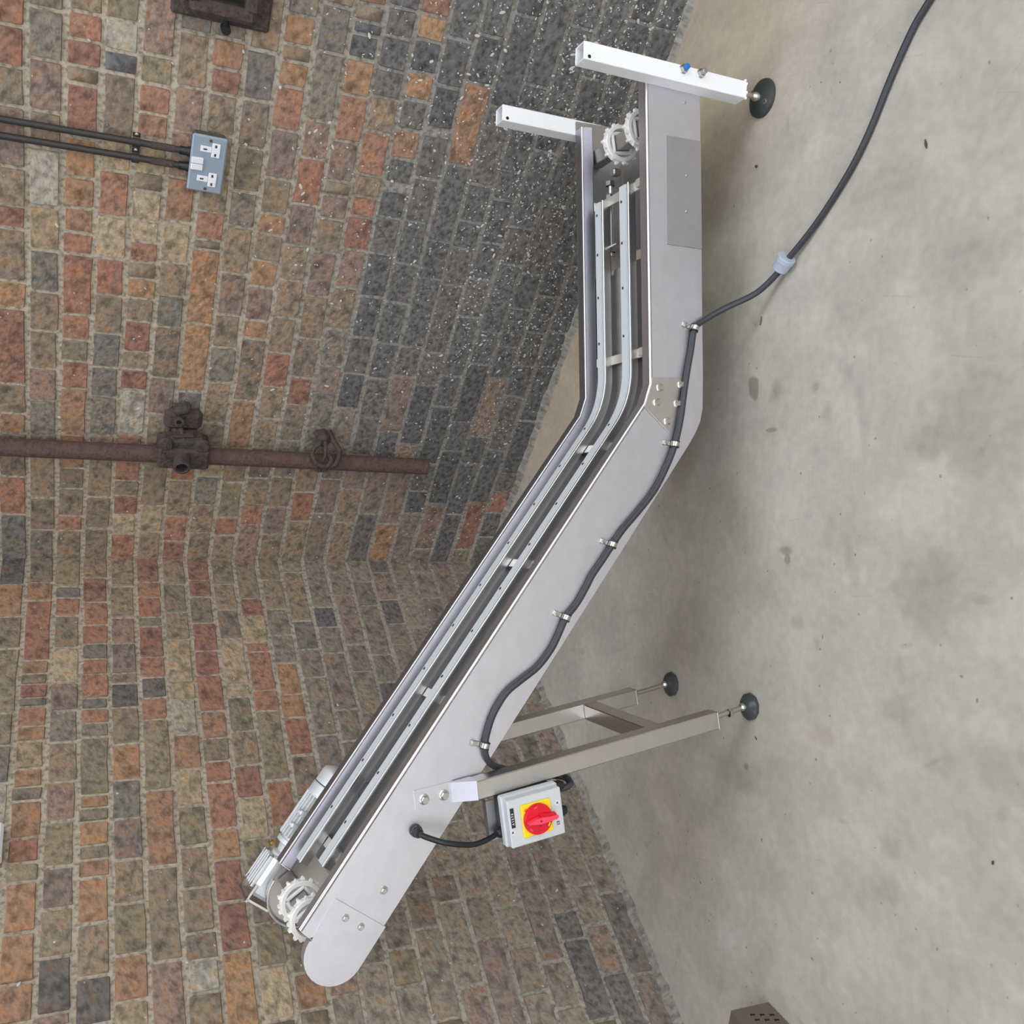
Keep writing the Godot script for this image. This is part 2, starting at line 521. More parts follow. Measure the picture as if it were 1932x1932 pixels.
func wall_grid(along: Vector3, out: Vector3, length: float, high: float, dirty: bool) -> SurfaceTool:
	var st := begin()
	st.set_smooth_group(1)
	var step := 0.05
	var n := noise(41, 1.5, 3)
	var nx := int(length / step)
	var ny := int(high / step)
	var warm := Color(0.53, 0.475, 0.385) if dirty else Color(0.52, 0.46, 0.37)
	var cold := Color(0.46, 0.43, 0.375) if dirty else Color(0.49, 0.45, 0.385)
	for j in ny:
		for i in nx:
			var p: Array[Vector3] = []
			for k in [[0, 0], [1, 0], [1, 1], [0, 1]]:
				var a: float = (i + k[0] - 1) * step
				var h: float = (j + k[1]) * step
				p.append(along * a + Vector3.UP * h + out * (-0.004 + 0.0012 * n.get_noise_2d(a * 9.0, h * 9.0)))
			var order := [0, 1, 2, 0, 2, 3]
			if along.cross(Vector3.UP).dot(out) < 0.0:
				order = [0, 2, 1, 0, 3, 2]
			# clockwise seen from the room
			for t in [0, 3]:
				for q in [order[t], order[t + 2], order[t + 1]]:
					var v: Vector3 = p[q]
					var a2 := v.dot(along)
					var g := soot(a2, v.y) if dirty else 0.55 * smoothstep(0.7, 0.2, v.y)
					var tone := 1.0 + 0.18 * n.get_noise_2d(a2 * 3.0 + 7.0, v.y * 3.0)
					var c := warm.lerp(cold, clampf(0.2 + 0.8 * (1.0 - smoothstep(0.5, 1.3, v.y)), 0, 1)) * tone
					if dirty:
						c = c.lerp(Color(0.30, 0.295, 0.287) * tone, clampf(g, 0.0, 1.0) * 0.75)
					else:
						c = c.lerp(Color(0.36, 0.34, 0.30) * tone, g)
					st.set_color(Color(c.r, c.g, c.b, 1.0))
					st.add_vertex(v)
	return st

var brick_shapes := {}

func brick_shape(kind: int, variant: int) -> ArrayMesh:     # a unit brick: uneven outline, worn arrises, front face at z = 0
	var key := kind * 10 + variant
	if brick_shapes.has(key):
		return brick_shapes[key]
	var r := RandomNumberGenerator.new()
	r.seed = 900 + key
	var lens: float = [0.06, 0.105, 0.2][kind]
	var st := begin()
	var dx := 0.0026 / lens
	var dy := 0.0026 / 0.066
	var ring: Array[Vector2] = []
	for c in [[-1, -1, 1, 0], [1, -1, 0, 1], [1, 1, -1, 0], [-1, 1, 0, -1]]:
		var corner := Vector2(c[0] * 0.5, c[1] * 0.5)
		var cut := r.randf_range(0.4, 1.9)
		# each corner is slightly broken, each long edge wanders
		ring.append(corner + Vector2(-c[0] * dx * r.randf_range(-0.2, 0.8), -c[1] * dy * cut) if c[2] != 0 else corner + Vector2(-c[0] * dx * cut, -c[1] * dy * r.randf_range(-0.3, 0.8)))
		ring.append(corner + Vector2(-c[0] * dx * cut, -c[1] * dy * r.randf_range(-0.3, 0.8)) if c[2] != 0 else corner + Vector2(-c[0] * dx * r.randf_range(-0.2, 0.8), -c[1] * dy * cut))
		if kind > 0:
			if c[2] != 0:
				ring.append(Vector2(r.randf_range(-0.2, 0.2), c[1] * (0.5 - dy * r.randf_range(-0.5, 1.3))))
	var n := ring.size()
	var inner: Array[Vector3] = []
	var tilt := Vector2(r.randf_range(-0.03, 0.03), r.randf_range(-0.04, 0.04))
	for p in ring:
		var q := p * Vector2(1.0 - 4.0 * dx * 0.35, 1.0 - 4.0 * dy * 0.35)
		inner.append(Vector3(q.x, q.y, -0.02 + q.dot(tilt)))
	var mid := Vector3(0, 0, -0.5)
	flat(st)
	for i in n:
		var j := (i + 1) % n
		var a := Vector3(ring[i].x, ring[i].y, -0.14)
		var b := Vector3(ring[j].x, ring[j].y, -0.14)
		out_quad(st, a, b, inner[j], inner[i], mid)
		out_quad(st, a, b, Vector3(b.x, b.y, -1), Vector3(a.x, a.y, -1), mid)
		out_tri(st, inner[i], inner[j], Vector3(0, 0, 0), mid)
	st.generate_normals()
	brick_shapes[key] = st.commit()
	return brick_shapes[key]

func lay(wall: Node3D, along: Vector3, out: Vector3, a0: float, a1: float, h: float, letter: String, loose: Dictionary) -> void:
	var length := a1 - a0 - 0.0075
	if length < 0.02:
		return
	var kind := 0 if length < 0.082 else (1 if length < 0.15 else 2)
	var shape := brick_shape(kind, rng.randi_range(0, 4))
	var m: Material = M["brick_" + letter + str(rng.randi_range(0, 2))]
	var proud := rng.randf_range(-0.0005, 0.0028)
	var mid := along * (a0 + a1) * 0.5 + Vector3.UP * (h + rng.randf_range(-0.0015, 0.0015)) + out * proud
	var b := Basis(along if along.cross(Vector3.UP).dot(out) > 0.0 else -along, Vector3.UP, out)
	b = b.rotated(out, rng.randf_range(-0.008, 0.008))
	b = b * Basis.from_scale(Vector3(length, 0.0692 + rng.randf_range(-0.0035, 0.002), 0.03))
	if not loose.is_empty():
		(loose["d" if letter in ["d", "e", "g", "k"] else "b"] as SurfaceTool).append_from(shape, 0, Transform3D(b, mid))
		return
	var o := MeshInstance3D.new()
	o.name = "brick"
	o.mesh = shape
	o.material_override = m
	o.transform = Transform3D(b, mid)
	put(o, wall)

func build_wall(called: String, courses: Dictionary, along: Vector3, out: Vector3, reach: float, pick: Array, dirty: bool, label: String) -> Node3D:
	var wall := add(called, wall_grid(along, out, 4.6, 3.4, dirty), M.mortar)
	tag(wall, label, "wall", "", "structure")
	var spare := {"b": begin(), "d": begin()}
	rng.seed = 77 if dirty else 78
	for c in range(-22, 20):
		var h := TOP_JOINT - COURSE * (c + 0.5)
		var a := 0.0
		if c >= -1 and courses.has(c):
			for word in (courses[c] as String).split(" "):
				var end := word.substr(1).to_float() / 100.0
				var letter := word[0]
				if dirty and soot((a + end) * 0.5, h) > 0.6 and letter in ["b", "g", "p", "m"]:
					letter = "d" if rng.randf() < 0.6 else "e"
				if dirty and c >= 7 and letter in ["r", "o"] and soot((a + end) * 0.5, h) > 0.3 and end < 1.0 and rng.randf() < 0.65:
					letter = "t"
				if not dirty and c >= 5 and c >= 9 and letter in ["b", "y"] and rng.randf() < 0.4:
					letter = "s"
				lay(wall, along, out, a if a > 0.0 else -0.008, end, h, letter, spare if dirty and end - a < SLIVER else {})
				a = end
		elif c >= 0:
			a = 0.0
		var header := (c % 2) == 0
		while a < 4.55:
			var len := (0.12 if header else rng.randf_range(0.215, 0.24)) if rng.randf() < 0.8 else rng.randf_range(0.08, 0.14)
			if a == 0.0 and c % 2 == 0:
				len = 0.06
			header = not header if rng.randf() < 0.75 else header
			var end := minf(a + len, 4.56)
			var mid := (a + end) * 0.5
			var seen := a + 0.07 < reach - 0.22 * h and c >= -1 and not (dirty and a > 1.1 and end < 1.74 and h + 0.035 < (a - 1.09) * 0.363)
			var letter: String = pick[rng.randi_range(0, pick.size() - 1)]
			if dirty:
				var g := soot(mid, h)
				if rng.randf() < g:
					letter = ["d", "d", "d", "e", "d", "d"][rng.randi_range(0, 5)]
			elif letter in ["r", "m", "b"] and rng.randf() < smoothstep(0.85, 0.35, h):
				letter = "s" if rng.randf() < 0.6 else "t"
			for spot in SPOTS:
				if dirty and absf(h - spot[1]) < COURSE * 0.5 and spot[0] > a and spot[0] < end:
					letter = spot[2]
			lay(wall, along, out, a if a > 0.0 else -0.008, end, h, letter, {} if seen else spare)
			a = end
	for key in ["b", "d"]:
		var rest := add("outlying_brick", spare[key], M["brick_" + key + "0"], wall)
		rest.set_meta("kind", "stuff")
	return wall

# brighter bricks that stand out in the grimy part of the right-hand wall: distance from the corner, height, colour
const SPOTS := [[1.80, 0.69, "o"], [1.68, 0.69, "o"], [1.66, 0.85, "o"], [1.51, 0.69, "o"], [1.41, 0.69, "o"], [1.24, 0.69, "r"], [1.33, 0.69, "r"], [1.80, 0.85, "r"], [1.87, 0.69, "r"], [1.49, 0.76, "o"], [1.70, 0.56, "o"], [1.55, 0.82, "r"], [1.59, 0.68, "p"], [1.49, 0.86, "r"], [1.71, 0.62, "p"], [0.42, 0.57, "p"], [0.23, 0.53, "t"], [0.70, 0.69, "p"], [0.71, 0.55, "p"], [0.15, 0.34, "t"], [0.24, 0.31, "p"], [0.64, 0.21, "t"]]

func build_room() -> void:
	var f := begin()
	f.set_smooth_group(1)
	var s := 1.0 / 3.2
	var lo := Vector2(-0.3, -0.3)
	var hi := Vector2(16.0, 16.0)
	var corners := [Vector3(lo.x, 0, lo.y), Vector3(hi.x, 0, lo.y), Vector3(hi.x, 0, hi.y), Vector3(lo.x, 0, hi.y)]
	for k in [0, 1, 2, 0, 2, 3]:
		var v: Vector3 = corners[k]
		f.set_uv(Vector2(v.x, v.z) * s)
		f.add_vertex(v)
	for k in [0, 3, 2, 0, 2, 1]:
		f.set_uv(Vector2(corners[k].x, corners[k].z) * s)
		f.add_vertex(corners[k] - Vector3(0, 0.2, 0))
	var fm := mat(Color.WHITE, 0.62)
	fm.albedo_texture = floor_texture()
	fm.metallic_specular = 0.35
	fm.normal_enabled = true
	fm.normal_texture = normal_of(grey_image(noise(51, 0.02, 5), 512), 2.0)
	fm.normal_scale = 0.15
	var fl := add("floor", f, fm)
	tag(fl, "pale stained concrete workshop floor", "floor", "", "structure")

	var right := build_wall("wall_right", RIGHT_COURSES, Vector3(1, 0, 0), Vector3(0, 0, 1), 2.06, ["b", "b", "g", "r", "o", "p", "m", "e"], true, "old brick wall with grimy grey paint-spattered lower courses behind the feed end")
	var left := build_wall("wall_left", LEFT_COURSES, Vector3(0, 0, 1), Vector3(1, 0, 0), 1.82, ["s", "s", "t", "b", "s", "e", "s", "g", "t", "s", "b", "m", "t", "r"], false, "old brown brick wall with pale mortar behind the raised end")
	splashes(right, Vector3(1, 0, 0), Vector3(0, 0, 1), 5200, true)
	splashes(left, Vector3(0, 0, 1), Vector3(1, 0, 0), 500, false)
	# thickness behind the brick faces
	for d in [[right, Vector3(2.3, 1.7, -0.13), Vector3(5.2, 3.4, 0.2)], [left, Vector3(-0.13, 1.7, 2.3), Vector3(0.2, 3.4, 4.6)]]:
		var st := begin()
		box(st, d[1], d[2])
		add("backing", st, M.plaster, d[0])
	# crumbled mortar fillet where the walls meet the floor
	for d in [["trim_1", Vector3(1, 0, 0), Vector3(0, 0, 1), "crumbled mortar fillet along the foot of the right-hand wall"], ["trim_2", Vector3(0, 0, 1), Vector3(1, 0, 0), "crumbled mortar fillet along the foot of the left-hand wall"]]:
		var st := begin()
		st.set_smooth_group(1)
		var n := noise(61, 9.0, 3)
		for i in 220:
			var p: Array[Vector3] = []
			for k in 2:
				var a := (i + k) * 0.014
				var q := n.get_noise_2d(a, 1.0)
				p.append(d[1] * a + d[2] * -0.006 + Vector3.UP * (0.020 + 0.010 * q))
				p.append(d[1] * a + d[2] * (0.010 + 0.006 * n.get_noise_2d(a, 9.0)) + Vector3.UP * (0.010 + 0.007 * q))
				p.append(d[1] * a + d[2] * (0.022 + 0.014 * n.get_noise_2d(a, 5.0)) + Vector3.UP * -0.001)
			st.set_color(Color(0.38, 0.365, 0.33) * (0.9 + 0.3 * n.get_noise_2d(i * 0.3, 2.0)))
			out_quad(st, p[0], p[3], p[4], p[1], Vector3(0, -5, 0) - d[2] * 5.0 + p[0])
			out_quad(st, p[1], p[4], p[5], p[2], Vector3(0, -5, 0) - d[2] * 5.0 + p[0])
		tag(add(d[0], st, M.mortar), d[3], "trim", "", "structure")
	# the rest of the workshop, behind and beside the camera
	var plain := [["wall_front", Vector3(0.7, 1.7, 7.1), Vector3(1.8, 3.4, 0.2), "plain plastered wall beside the wide open front of the workshop"], ["wall_lintel", Vector3(4.4, 3.25, 7.1), Vector3(5.6, 0.3, 0.2), "lintel wall above the wide open front of the workshop"], ["wall_back", Vector3(7.1, 3.25, 4.65), Vector3(0.2, 0.3, 4.7), "lintel wall above the open side of the workshop"], ["wall_side", Vector3(7.1, 1.7, 1.05), Vector3(0.2, 3.4, 2.5), "plain plastered wall at the far end of the right-hand brick wall"]]
	for x in [[7.1, 7.1]]:
		var st := begin()
		box(st, Vector3(x[0], 1.55, x[1]), Vector3(0.3, 3.1, 0.3))
		tag(add("pillar_corner", st, M.plaster), "plain corner pillar between the two open sides of the workshop", "pillar", "", "structure")
	for d in plain:
		var st := begin()
		box(st, d[1], d[2])
		tag(add(d[0], st, M.plaster), d[3], "wall", "", "structure")
	for d in [["wall_right_far", Vector3(5.8, 1.7, -0.1), Vector3(2.6, 3.4, 0.2), "plain wall continuing the right-hand brick wall"], ["wall_left_far", Vector3(-0.1, 1.7, 5.8), Vector3(0.2, 3.4, 2.6), "plain wall continuing the left-hand brick wall"]]:
		var st := begin()
		box(st, d[1], d[2])
		tag(add(d[0], st, M.plaster), d[3], "wall", "", "structure")
	# roof with three long rooflights
	var roof := begin()
	for d in ROOF:
		box(roof, Vector3(3.5, 3.5, (d[0] + d[1]) * 0.5), Vector3(7.4, 0.2, d[1] - d[0]))
	tag(add("ceiling", roof, M.plaster), "plain workshop roof with long open rooflights", "ceiling", "", "structure")

const ROOF := [[-0.2, 0.45], [1.75, 3.6], [4.7, 7.2]]

func splashes(wall: Node3D, along: Vector3, out: Vector3, count: int, dirty: bool) -> void:
	var st := begin()
	lathe(st, [[1.0, 0.0], [0.75, 0.6], [0.0, 1.0]], Vector3(), Vector3(0, 0, 1), 7)
	st.generate_normals()
	var mm := MultiMesh.new()
	mm.transform_format = MultiMesh.TRANSFORM_3D
	mm.mesh = st.commit()
	mm.mesh.surface_set_material(0, M.splash)
	var places: Array[Transform3D] = []
	rng.seed = 404
	while places.size() < count:
		var a := rng.randf_range(0.0, 2.6)
		var h := rng.randf_range(0.0, 1.7)
		var keep := 0.02 + smoothstep(0.3, 1.7, a) * (0.25 * smoothstep(1.2, 0.7, h) + 1.0 * smoothstep(0.75, 0.1, h)) + 0.2 * smoothstep(0.6, 0.1, h) if dirty else 0.2 + 0.4 * smoothstep(0.9, 0.0, h)
		if rng.randf() > keep:
			continue
		var r := rng.randf_range(0.0008, 0.0022) * (1.0 + (0.9 if rng.randf() < 0.12 else 0.0)) * (1.0 if dirty else 0.8)
		var b := Basis(along, Vector3.UP, out) if along.cross(Vector3.UP).dot(out) > 0.0 else Basis(-along, Vector3.UP, out)
		b = b.rotated(out, rng.randf() * TAU) * Basis.from_scale(Vector3(r, r * rng.randf_range(1.0, 2.4), 0.0009))
		places.append(Transform3D(b, along * a + Vector3.UP * h + out * 0.0012))
	mm.instance_count = places.size()
	for i in places.size():
		mm.set_instance_transform(i, places[i])
	var o := MultiMeshInstance3D.new()
	o.name = "paint_splatter"
	o.multimesh = mm
	o.set_meta("kind", "stuff")
	put(o, wall)

# ------------------------------------------------------------------ the conveyor
func L(s: float, h: float, w: float) -> Vector3:        # conveyor coordinates in the conveyor node's own space
	return Vector3(s, h, w - W0)

func world(s: float, h: float, w: float) -> Vector3:
	return AXIS_S * s + AXIS_W * w + Vector3.UP * h

func at_w(w: float) -> Transform3D:
	return Transform3D(Basis(), Vector3(0, 0, w - W0))

func run_path(right_end: float, left_end: float, rounding := 0.0) -> PackedVector2Array:   # top line of the frame: feed section, knee, incline
	var p := PackedVector2Array()
	p.append(KNEE + RIGHT_DIR * right_end)
	if rounding > 0.0:
		var a := KNEE + RIGHT_DIR * rounding
		var b := KNEE + UP_DIR * rounding
		for k in 9:
			var t := k / 8.0
			p.append(a.lerp(KNEE, t).lerp(KNEE.lerp(b, t), t))
	else:
		p.append(Vector2(0.478, 0.2832))
		p.append(Vector2(0.43, 0.2985))
	p.append(KNEE + UP_DIR * left_end)
	return p

# the incline starts at the knee; distances along it in the notes were measured from a point 0.161 m further up
func incline(t: float, off: float) -> Vector2:
	return KNEE + UP_DIR * (t + 0.161) + Vector2(0.5712, 0.8208) * off

func feed(s: float, off: float) -> Vector2:
	return KNEE + RIGHT_DIR * ((s - KNEE.x) / RIGHT_DIR.x) + Vector2(-0.0478, 0.99886) * off

func v3(p: Vector2, w: float) -> Vector3:
	return L(p.x, p.y, w)

func incline_basis() -> Basis:          # x up the incline, y out of it
	return Basis(Vector3(UP_DIR.x, UP_DIR.y, 0), Vector3(0.5712, 0.8208, 0), Vector3(UP_DIR.x, UP_DIR.y, 0).cross(Vector3(0.5712, 0.8208, 0)))

func feed_basis() -> Basis:
	return Basis(Vector3(RIGHT_DIR.x, RIGHT_DIR.y, 0), Vector3(-RIGHT_DIR.y, RIGHT_DIR.x, 0), Vector3(0, 0, 1))

func build_conveyor() -> Node3D:
	var c := thing("incline_conveyor", "stainless steel incline conveyor frame with white end legs standing across the brick corner", "conveyor", AXIS_W * W0, atan2(0.6422, 0.7665))
	var face := Vector3(0, 0, 1)
	# near side plate, with its folded top edge
	var side := PackedVector2Array([Vector2(1.197, 0.3155), Vector2(0.478, 0.2832), Vector2(0.43, 0.2985), Vector2(-0.6536, 1.0504), Vector2(-0.671, 1.0328), Vector2(-0.66, 0.96), Vector2(-0.6680, 0.8799),
		Vector2(0.3429, 0.1765), Vector2(0.3746, 0.157), Vector2(0.40, 0.1455), Vector2(0.43, 0.1395), Vector2(0.50, 0.1405), Vector2(1.197, 0.1690)])
	var st := begin()
	prism(st, side, FRONT - 0.003 - W0, FRONT - W0)
	var top := run_path(0.745, 1.347)
	prism(st, band(top, 0.0, -0.003), FRONT - 0.033 - W0, FRONT - 0.002 - W0)          # folded top
	prism(st, band(top, -0.003, -0.026), FRONT - 0.033 - W0, FRONT - 0.030 - W0)
	var low := PackedVector2Array([Vector2(1.197, 0.1690), Vector2(0.50, 0.1405), Vector2(0.43, 0.1395), Vector2(0.40, 0.1455), Vector2(0.3746, 0.157), Vector2(0.3429, 0.1765), Vector2(-0.6680, 0.8799)])
	prism(st, band(low, 0.0, 0.003), FRONT - 0.03 - W0, FRONT - 0.002 - W0)
	var panel := add("side_plate", st, M.panel, c)
	panel.set_meta("label", "near side plate with folded top edge")
	st = begin()
	var hem := PackedVector3Array()
	for p in band(top, -0.0012, -0.0012).slice(0, 4):
		hem.append(v3(p, FRONT - 0.002))
	tube(st, hem, 0.0048, 10)
	add("folded_edge", st, M.bright, panel)
	# far side plate and its guide
	st = begin()
	var far_side := PackedVector2Array([feed(1.197, 0.0), feed(1.197, -0.145)])
	far_side.append_array([Vector2(0.50, 0.1405), Vector2(0.3429, 0.1765), Vector2(-0.66, 0.8745)])
	far_side.append_array(cap_arc(0.012))
	far_side.append_array([incline(1.13, -0.03), incline(1.13, 0.0), Vector2(0.43, 0.2985), Vector2(0.478, 0.2832)])
	prism(st, far_side, BACK - W0, BACK + 0.003 - W0)
	var far_plate := add("side_plate", st, M.inner, c)
	st = begin()
	var far_rim := cap_arc(0.012)
	prism(st, band(far_rim, 0.0, -0.003), BACK - W0, BACK + 0.014 - W0)
	var rim_path := PackedVector3Array()
	for p in far_rim:
		rim_path.append(v3(p, BACK + 0.014))
	tube(st, rim_path, 0.0019, 6)
	add("cap_rim", st, M.bright, far_plate)
	far_plate.set_meta("label", "far side plate")
	st = begin()
	var guide := run_path(0.72, 1.314)
	prism(st, band(guide, 0.0, -0.003), BACK - W0, BACK + 0.034 - W0)
	slope_strip(st, guide, -0.001, BACK + 0.034, -0.027, BACK + 0.0395)
	prism(st, band(guide, -0.027, -0.030), BACK - W0, BACK + 0.0395 - W0)
	var gd := add("guide_rail", st, M.guide, c)
	st = begin()
	hem = PackedVector3Array()
	for p in band(guide, -0.0012, -0.0012).slice(0, 4):
		hem.append(v3(p, BACK + 0.0325))
	tube(st, hem, 0.0034, 8)
	tube(st, PackedVector3Array([v3(incline(1.153, -0.002), BACK + 0.033), v3(incline(1.153, -0.027), BACK + 0.0395)]), 0.0022, 6)
	add("folded_edge", st, M.bright, gd)
	# slider bed between the plates
	st = begin()
	var bed := run_path(0.335, 1.25, 0.07)
	prism(st, band(bed, -0.034, -0.037), BACK + 0.02 - W0, FRONT - 0.02 - W0)
	prism(st, band(PackedVector2Array([feed(1.19, 0.0), feed(0.86, 0.0)]), -0.135, -0.138), BACK + 0.01 - W0, FRONT - 0.01 - W0)
	var sheet := add("slider_bed", st, M.inner, c)
	st = begin()
	box(st, v3(incline(0.915, -0.031), 1.405), Vector3(0.036, 0.012, 0.036), incline_basis(), 0.004)
	add("cable_entry", st, M.black, sheet)
	st = begin()
	for d in [[0.955, 1.405], [0.82, 1.43]]:
		lathe(st, [[0.0, 0.0], [0.008, 0.0], [0.008, 0.004], [0.005, 0.0042], [0.004, 0.001], [0.0, 0.001]], v3(incline(d[0], -0.034), d[1]), Vector3(0.5712, 0.8208, 0), 12)
	add("bush", st, M.inner, sheet)
	# wear strips carried on cross straps
	for d in [[1.343, 1.376, 0.505, 1.275, "far"], [1.463, 1.499, 0.512, 1.24, "near"]]:
		st = begin()
		var path := run_path(d[2], d[3], 0.075)
		prism(st, band(path, -0.006, -0.016), d[0] - W0, d[1] - W0)
		prism(st, band(path, -0.003, -0.006), d[0] + 0.004 - W0, d[1] - 0.004 - W0)
		var ws := add("wear_strip", st, M.strip, c)
		st = begin()
		prism(st, band(path, -0.004, -0.022), d[1] + 0.006 - W0, d[1] + 0.0105 - W0)
		prism(st, band(path, -0.016, -0.019), d[0] - W0, d[1] + 0.010 - W0)
		var bead := PackedVector3Array()
		var edge := band(path, -0.0035, -0.0035)
		for i in path.size():
			bead.append(v3(edge[i], d[1] + 0.0085))
		tube(st, bead, 0.003, 8)
		add("carrier_rail", st, M.bright, ws)
		var w: float = d[0] + 0.014
		for s in [0.927, 0.8286, 0.7215, 0.6067, 0.497]:
			st = begin()
			lathe(st, [[0.0035, -0.002], [0.0035, 0.0012], [0.0025, 0.0016], [0.0, 0.0016]], v3(feed(s, -0.003), w), Vector3(0, 1, 0), 8)
			add("screw", st, M.base, ws)
		for t in [-0.088, 0.029, 0.146, 0.262, 0.385, 0.5, 0.62, 0.746, 0.865, 0.985]:
			st = begin()
			lathe(st, [[0.0035, -0.002], [0.0035, 0.0012], [0.0025, 0.0016], [0.0, 0.0016]], v3(incline(t, -0.003), w), Vector3(0.5712, 0.8208, 0), 8)
			add("screw", st, M.base, ws)
	for d in [[0.955, 0], [0.561, 0], [-0.038, 1], [0.303, 1], [0.663, 1], [1.048, 1]]:
		var b := feed_basis() if d[1] == 0 else incline_basis()
		var p := feed(d[0], -0.0215) if d[1] == 0 else incline(d[0], -0.0255)
		st = begin()
		box(st, v3(p, 1.45), Vector3(0.022, 0.004, 0.25), b, 0.001)
		box(st, v3(p, 1.5725) + b.y * 0.006, Vector3(0.022, 0.016, 0.004), b, 0.001)
		box(st, v3(p, 1.335) + b.y * 0.006, Vector3(0.022, 0.016, 0.004), b, 0.001)
		box(st, v3(p, 1.545) + b.y * 0.006, Vector3(0.02, 0.012, 0.03), b, 0.002)
		add("cross_strap", st, M.strap if d[1] == 0 else M.steel, c)
	# belt take-up screw at the feed end
	st = begin()
	var fb := feed_basis()
	tube(st, PackedVector3Array([v3(feed(0.775, -0.034), 1.372), v3(feed(1.0, -0.034), 1.372)]), 0.006, 10)
	box(st, v3(feed(0.8435, -0.04), 1.385), Vector3(0.004, 0.04, 0.07), fb)
	box(st, v3(feed(0.80, -0.036), 1.372), Vector3(0.05, 0.014, 0.014), fb, 0.002)
	var tension := add("tension_screw", st, M.steel, c)
	for s in [1.0, 0.965, 0.834]:
		st = begin()
		hexagon(st, v3(feed(s, -0.034), 1.372), Vector3(RIGHT_DIR.x, RIGHT_DIR.y, 0), 0.021, 0.014)
		add("nut", st, M.zinc, tension)
	st = begin()
	box(st, v3(feed(1.035, -0.05), 1.372), Vector3(0.016, 0.022, 0.022), fb, 0.003)
	add("bearing_block", st, M.inner, tension)
	st = begin()
	hexagon(st, L(1.15, feed(1.15, -0.035).y, BACK + 0.003), face, 0.016, 0.012, 0.012)
	add("bolt", st, M.zinc, far_plate)
	# toothed wheels on square shafts at both ends
	for d in [[feed(1.099, -0.052), 0.18], [incline(1.178, -0.05), 0.62]]:
		st = begin()
		var tilt: float = d[1]
		box(st, v3(d[0], 1.428), Vector3(0.036, 0.036, 0.33), Basis(Vector3(0, 0, 1), tilt), 0.002)
		var shaft := add("drive_shaft", st, M.inner, c)
		for w in [1.395, 1.497]:
			sprocket(shaft, d[0], w, tilt)
	# near side: joint plate at the knee, cover at the feed end, end cap, rivets
	plate_with_bolts(c, "joint_plate", PackedVector2Array([Vector2(0.4925, 0.281), Vector2(0.478, 0.2815), Vector2(0.43, 0.2972), Vector2(0.4241, 0.2995), Vector2(0.3737, 0.2368), Vector2(0.3986, 0.2185), Vector2(0.4945, 0.193), Vector2(0.4995, 0.1975)]), 0.004,
		[Vector2(0.4704, 0.2606), Vector2(0.4816, 0.2039), Vector2(0.4358, 0.2685), Vector2(0.4371, 0.2128), Vector2(0.3944, 0.2385)], 0.013, 0.0095)
	st = begin()
	tube(st, PackedVector3Array([L(0.4241, 0.2985, FRONT + 0.001), L(0.3737, 0.2368, FRONT + 0.001)]), 0.0022, 8)
	add("weld_seam", st, M.bright, c.get_node("joint_plate"))
	plate_with_bolts(c, "cover_plate", PackedVector2Array([Vector2(1.0513, 0.2576), Vector2(0.8016, 0.2485), Vector2(0.804, 0.1535), Vector2(1.0547, 0.1635)]), 0.0025, [Vector2(0.9676, 0.2012), Vector2(0.8846, 0.1989)], 0.007, 0.0)
	for p in [Vector2(1.1376, 0.2087), Vector2(-0.5957, 0.8829)]:
		st = begin()
		if p.x > 0.0:
			lathe(st, [[0.004, 0.0], [0.0034, 0.002], [0.0, 0.003]], L(p.x, p.y, FRONT), face, 10)
		else:
			hexagon(st, L(p.x, p.y, FRONT), face, 0.011, 0.006, 0.0085)
		add("bolt" if p.x < 0.0 else "rivet", st, M.zinc, panel)
	var cap := PackedVector2Array([Vector2(-0.5995, 0.9817), Vector2(-0.6680, 0.8799)])
	cap.append_array(cap_arc(0.0))
	plate_with_bolts(c, "end_cap", cap, 0.003, [Vector2(-0.6396, 0.9611), Vector2(-0.6614, 0.9292)], 0.01, 0.0075)
	st = begin()
	var rim := PackedVector2Array([Vector2(-0.6680, 0.8799)])
	rim.append_array(cap_arc(0.0))
	prism(st, band(rim, 0.0, -0.003), FRONT - 0.02 - W0, FRONT + 0.003 - W0)
	add("cap_rim", st, M.panel, c.get_node("end_cap"))
	build_end_legs(c)
	build_stand(c)
	build_motor(c)
	build_isolator(c)
	# cable gland in the near plate
	st = begin()
	lathe(st, [[0.0, 0.0], [0.013, 0.0], [0.013, 0.006], [0.0115, 0.0065]], L(-0.4812, 0.8197, FRONT), face, 20)
	lathe(st, [[0.0125, 0.0065], [0.0125, 0.016], [0.0105, 0.018]], L(-0.4812, 0.8197, FRONT), face, 8)
	lathe(st, [[0.0105, 0.018], [0.0105, 0.024], [0.0075, 0.03], [0.0, 0.03]], L(-0.4812, 0.8197, FRONT), face, 16)
	add("cable_gland", st, M.black, panel)
	# P-clips that hold the mains cable
	for d in [[Vector2(0.615, 0.173), Vector2(0.622, 0.196)], [Vector2(0.343, 0.219), Vector2(0.346, 0.242)], [Vector2(0.11, 0.377), Vector2(0.117, 0.399)], [Vector2(-0.051, 0.489), Vector2(-0.042, 0.511)], [Vector2(-0.317, 0.673), Vector2(-0.311, 0.698)]]:
		cable_clip(c, d[0], d[1])
	return c

func cap_arc(grow: float) -> PackedVector2Array:     # rounded end beyond the incline, in (along, across) from the lower corner of the near plate
	var out := PackedVector2Array()
	var corner := Vector2(-0.6680, 0.8799)
	var up := Vector2(0.5712, 0.8208)
	var r := 0.0585 + grow
	var mid := corner + UP_DIR * 0.092 + up * 0.0585
	for k in 15:
		var a := -PI / 2 + PI * k / 14.0
		out.append(mid + UP_DIR * cos(a) * r + up * sin(a) * r)
	return out

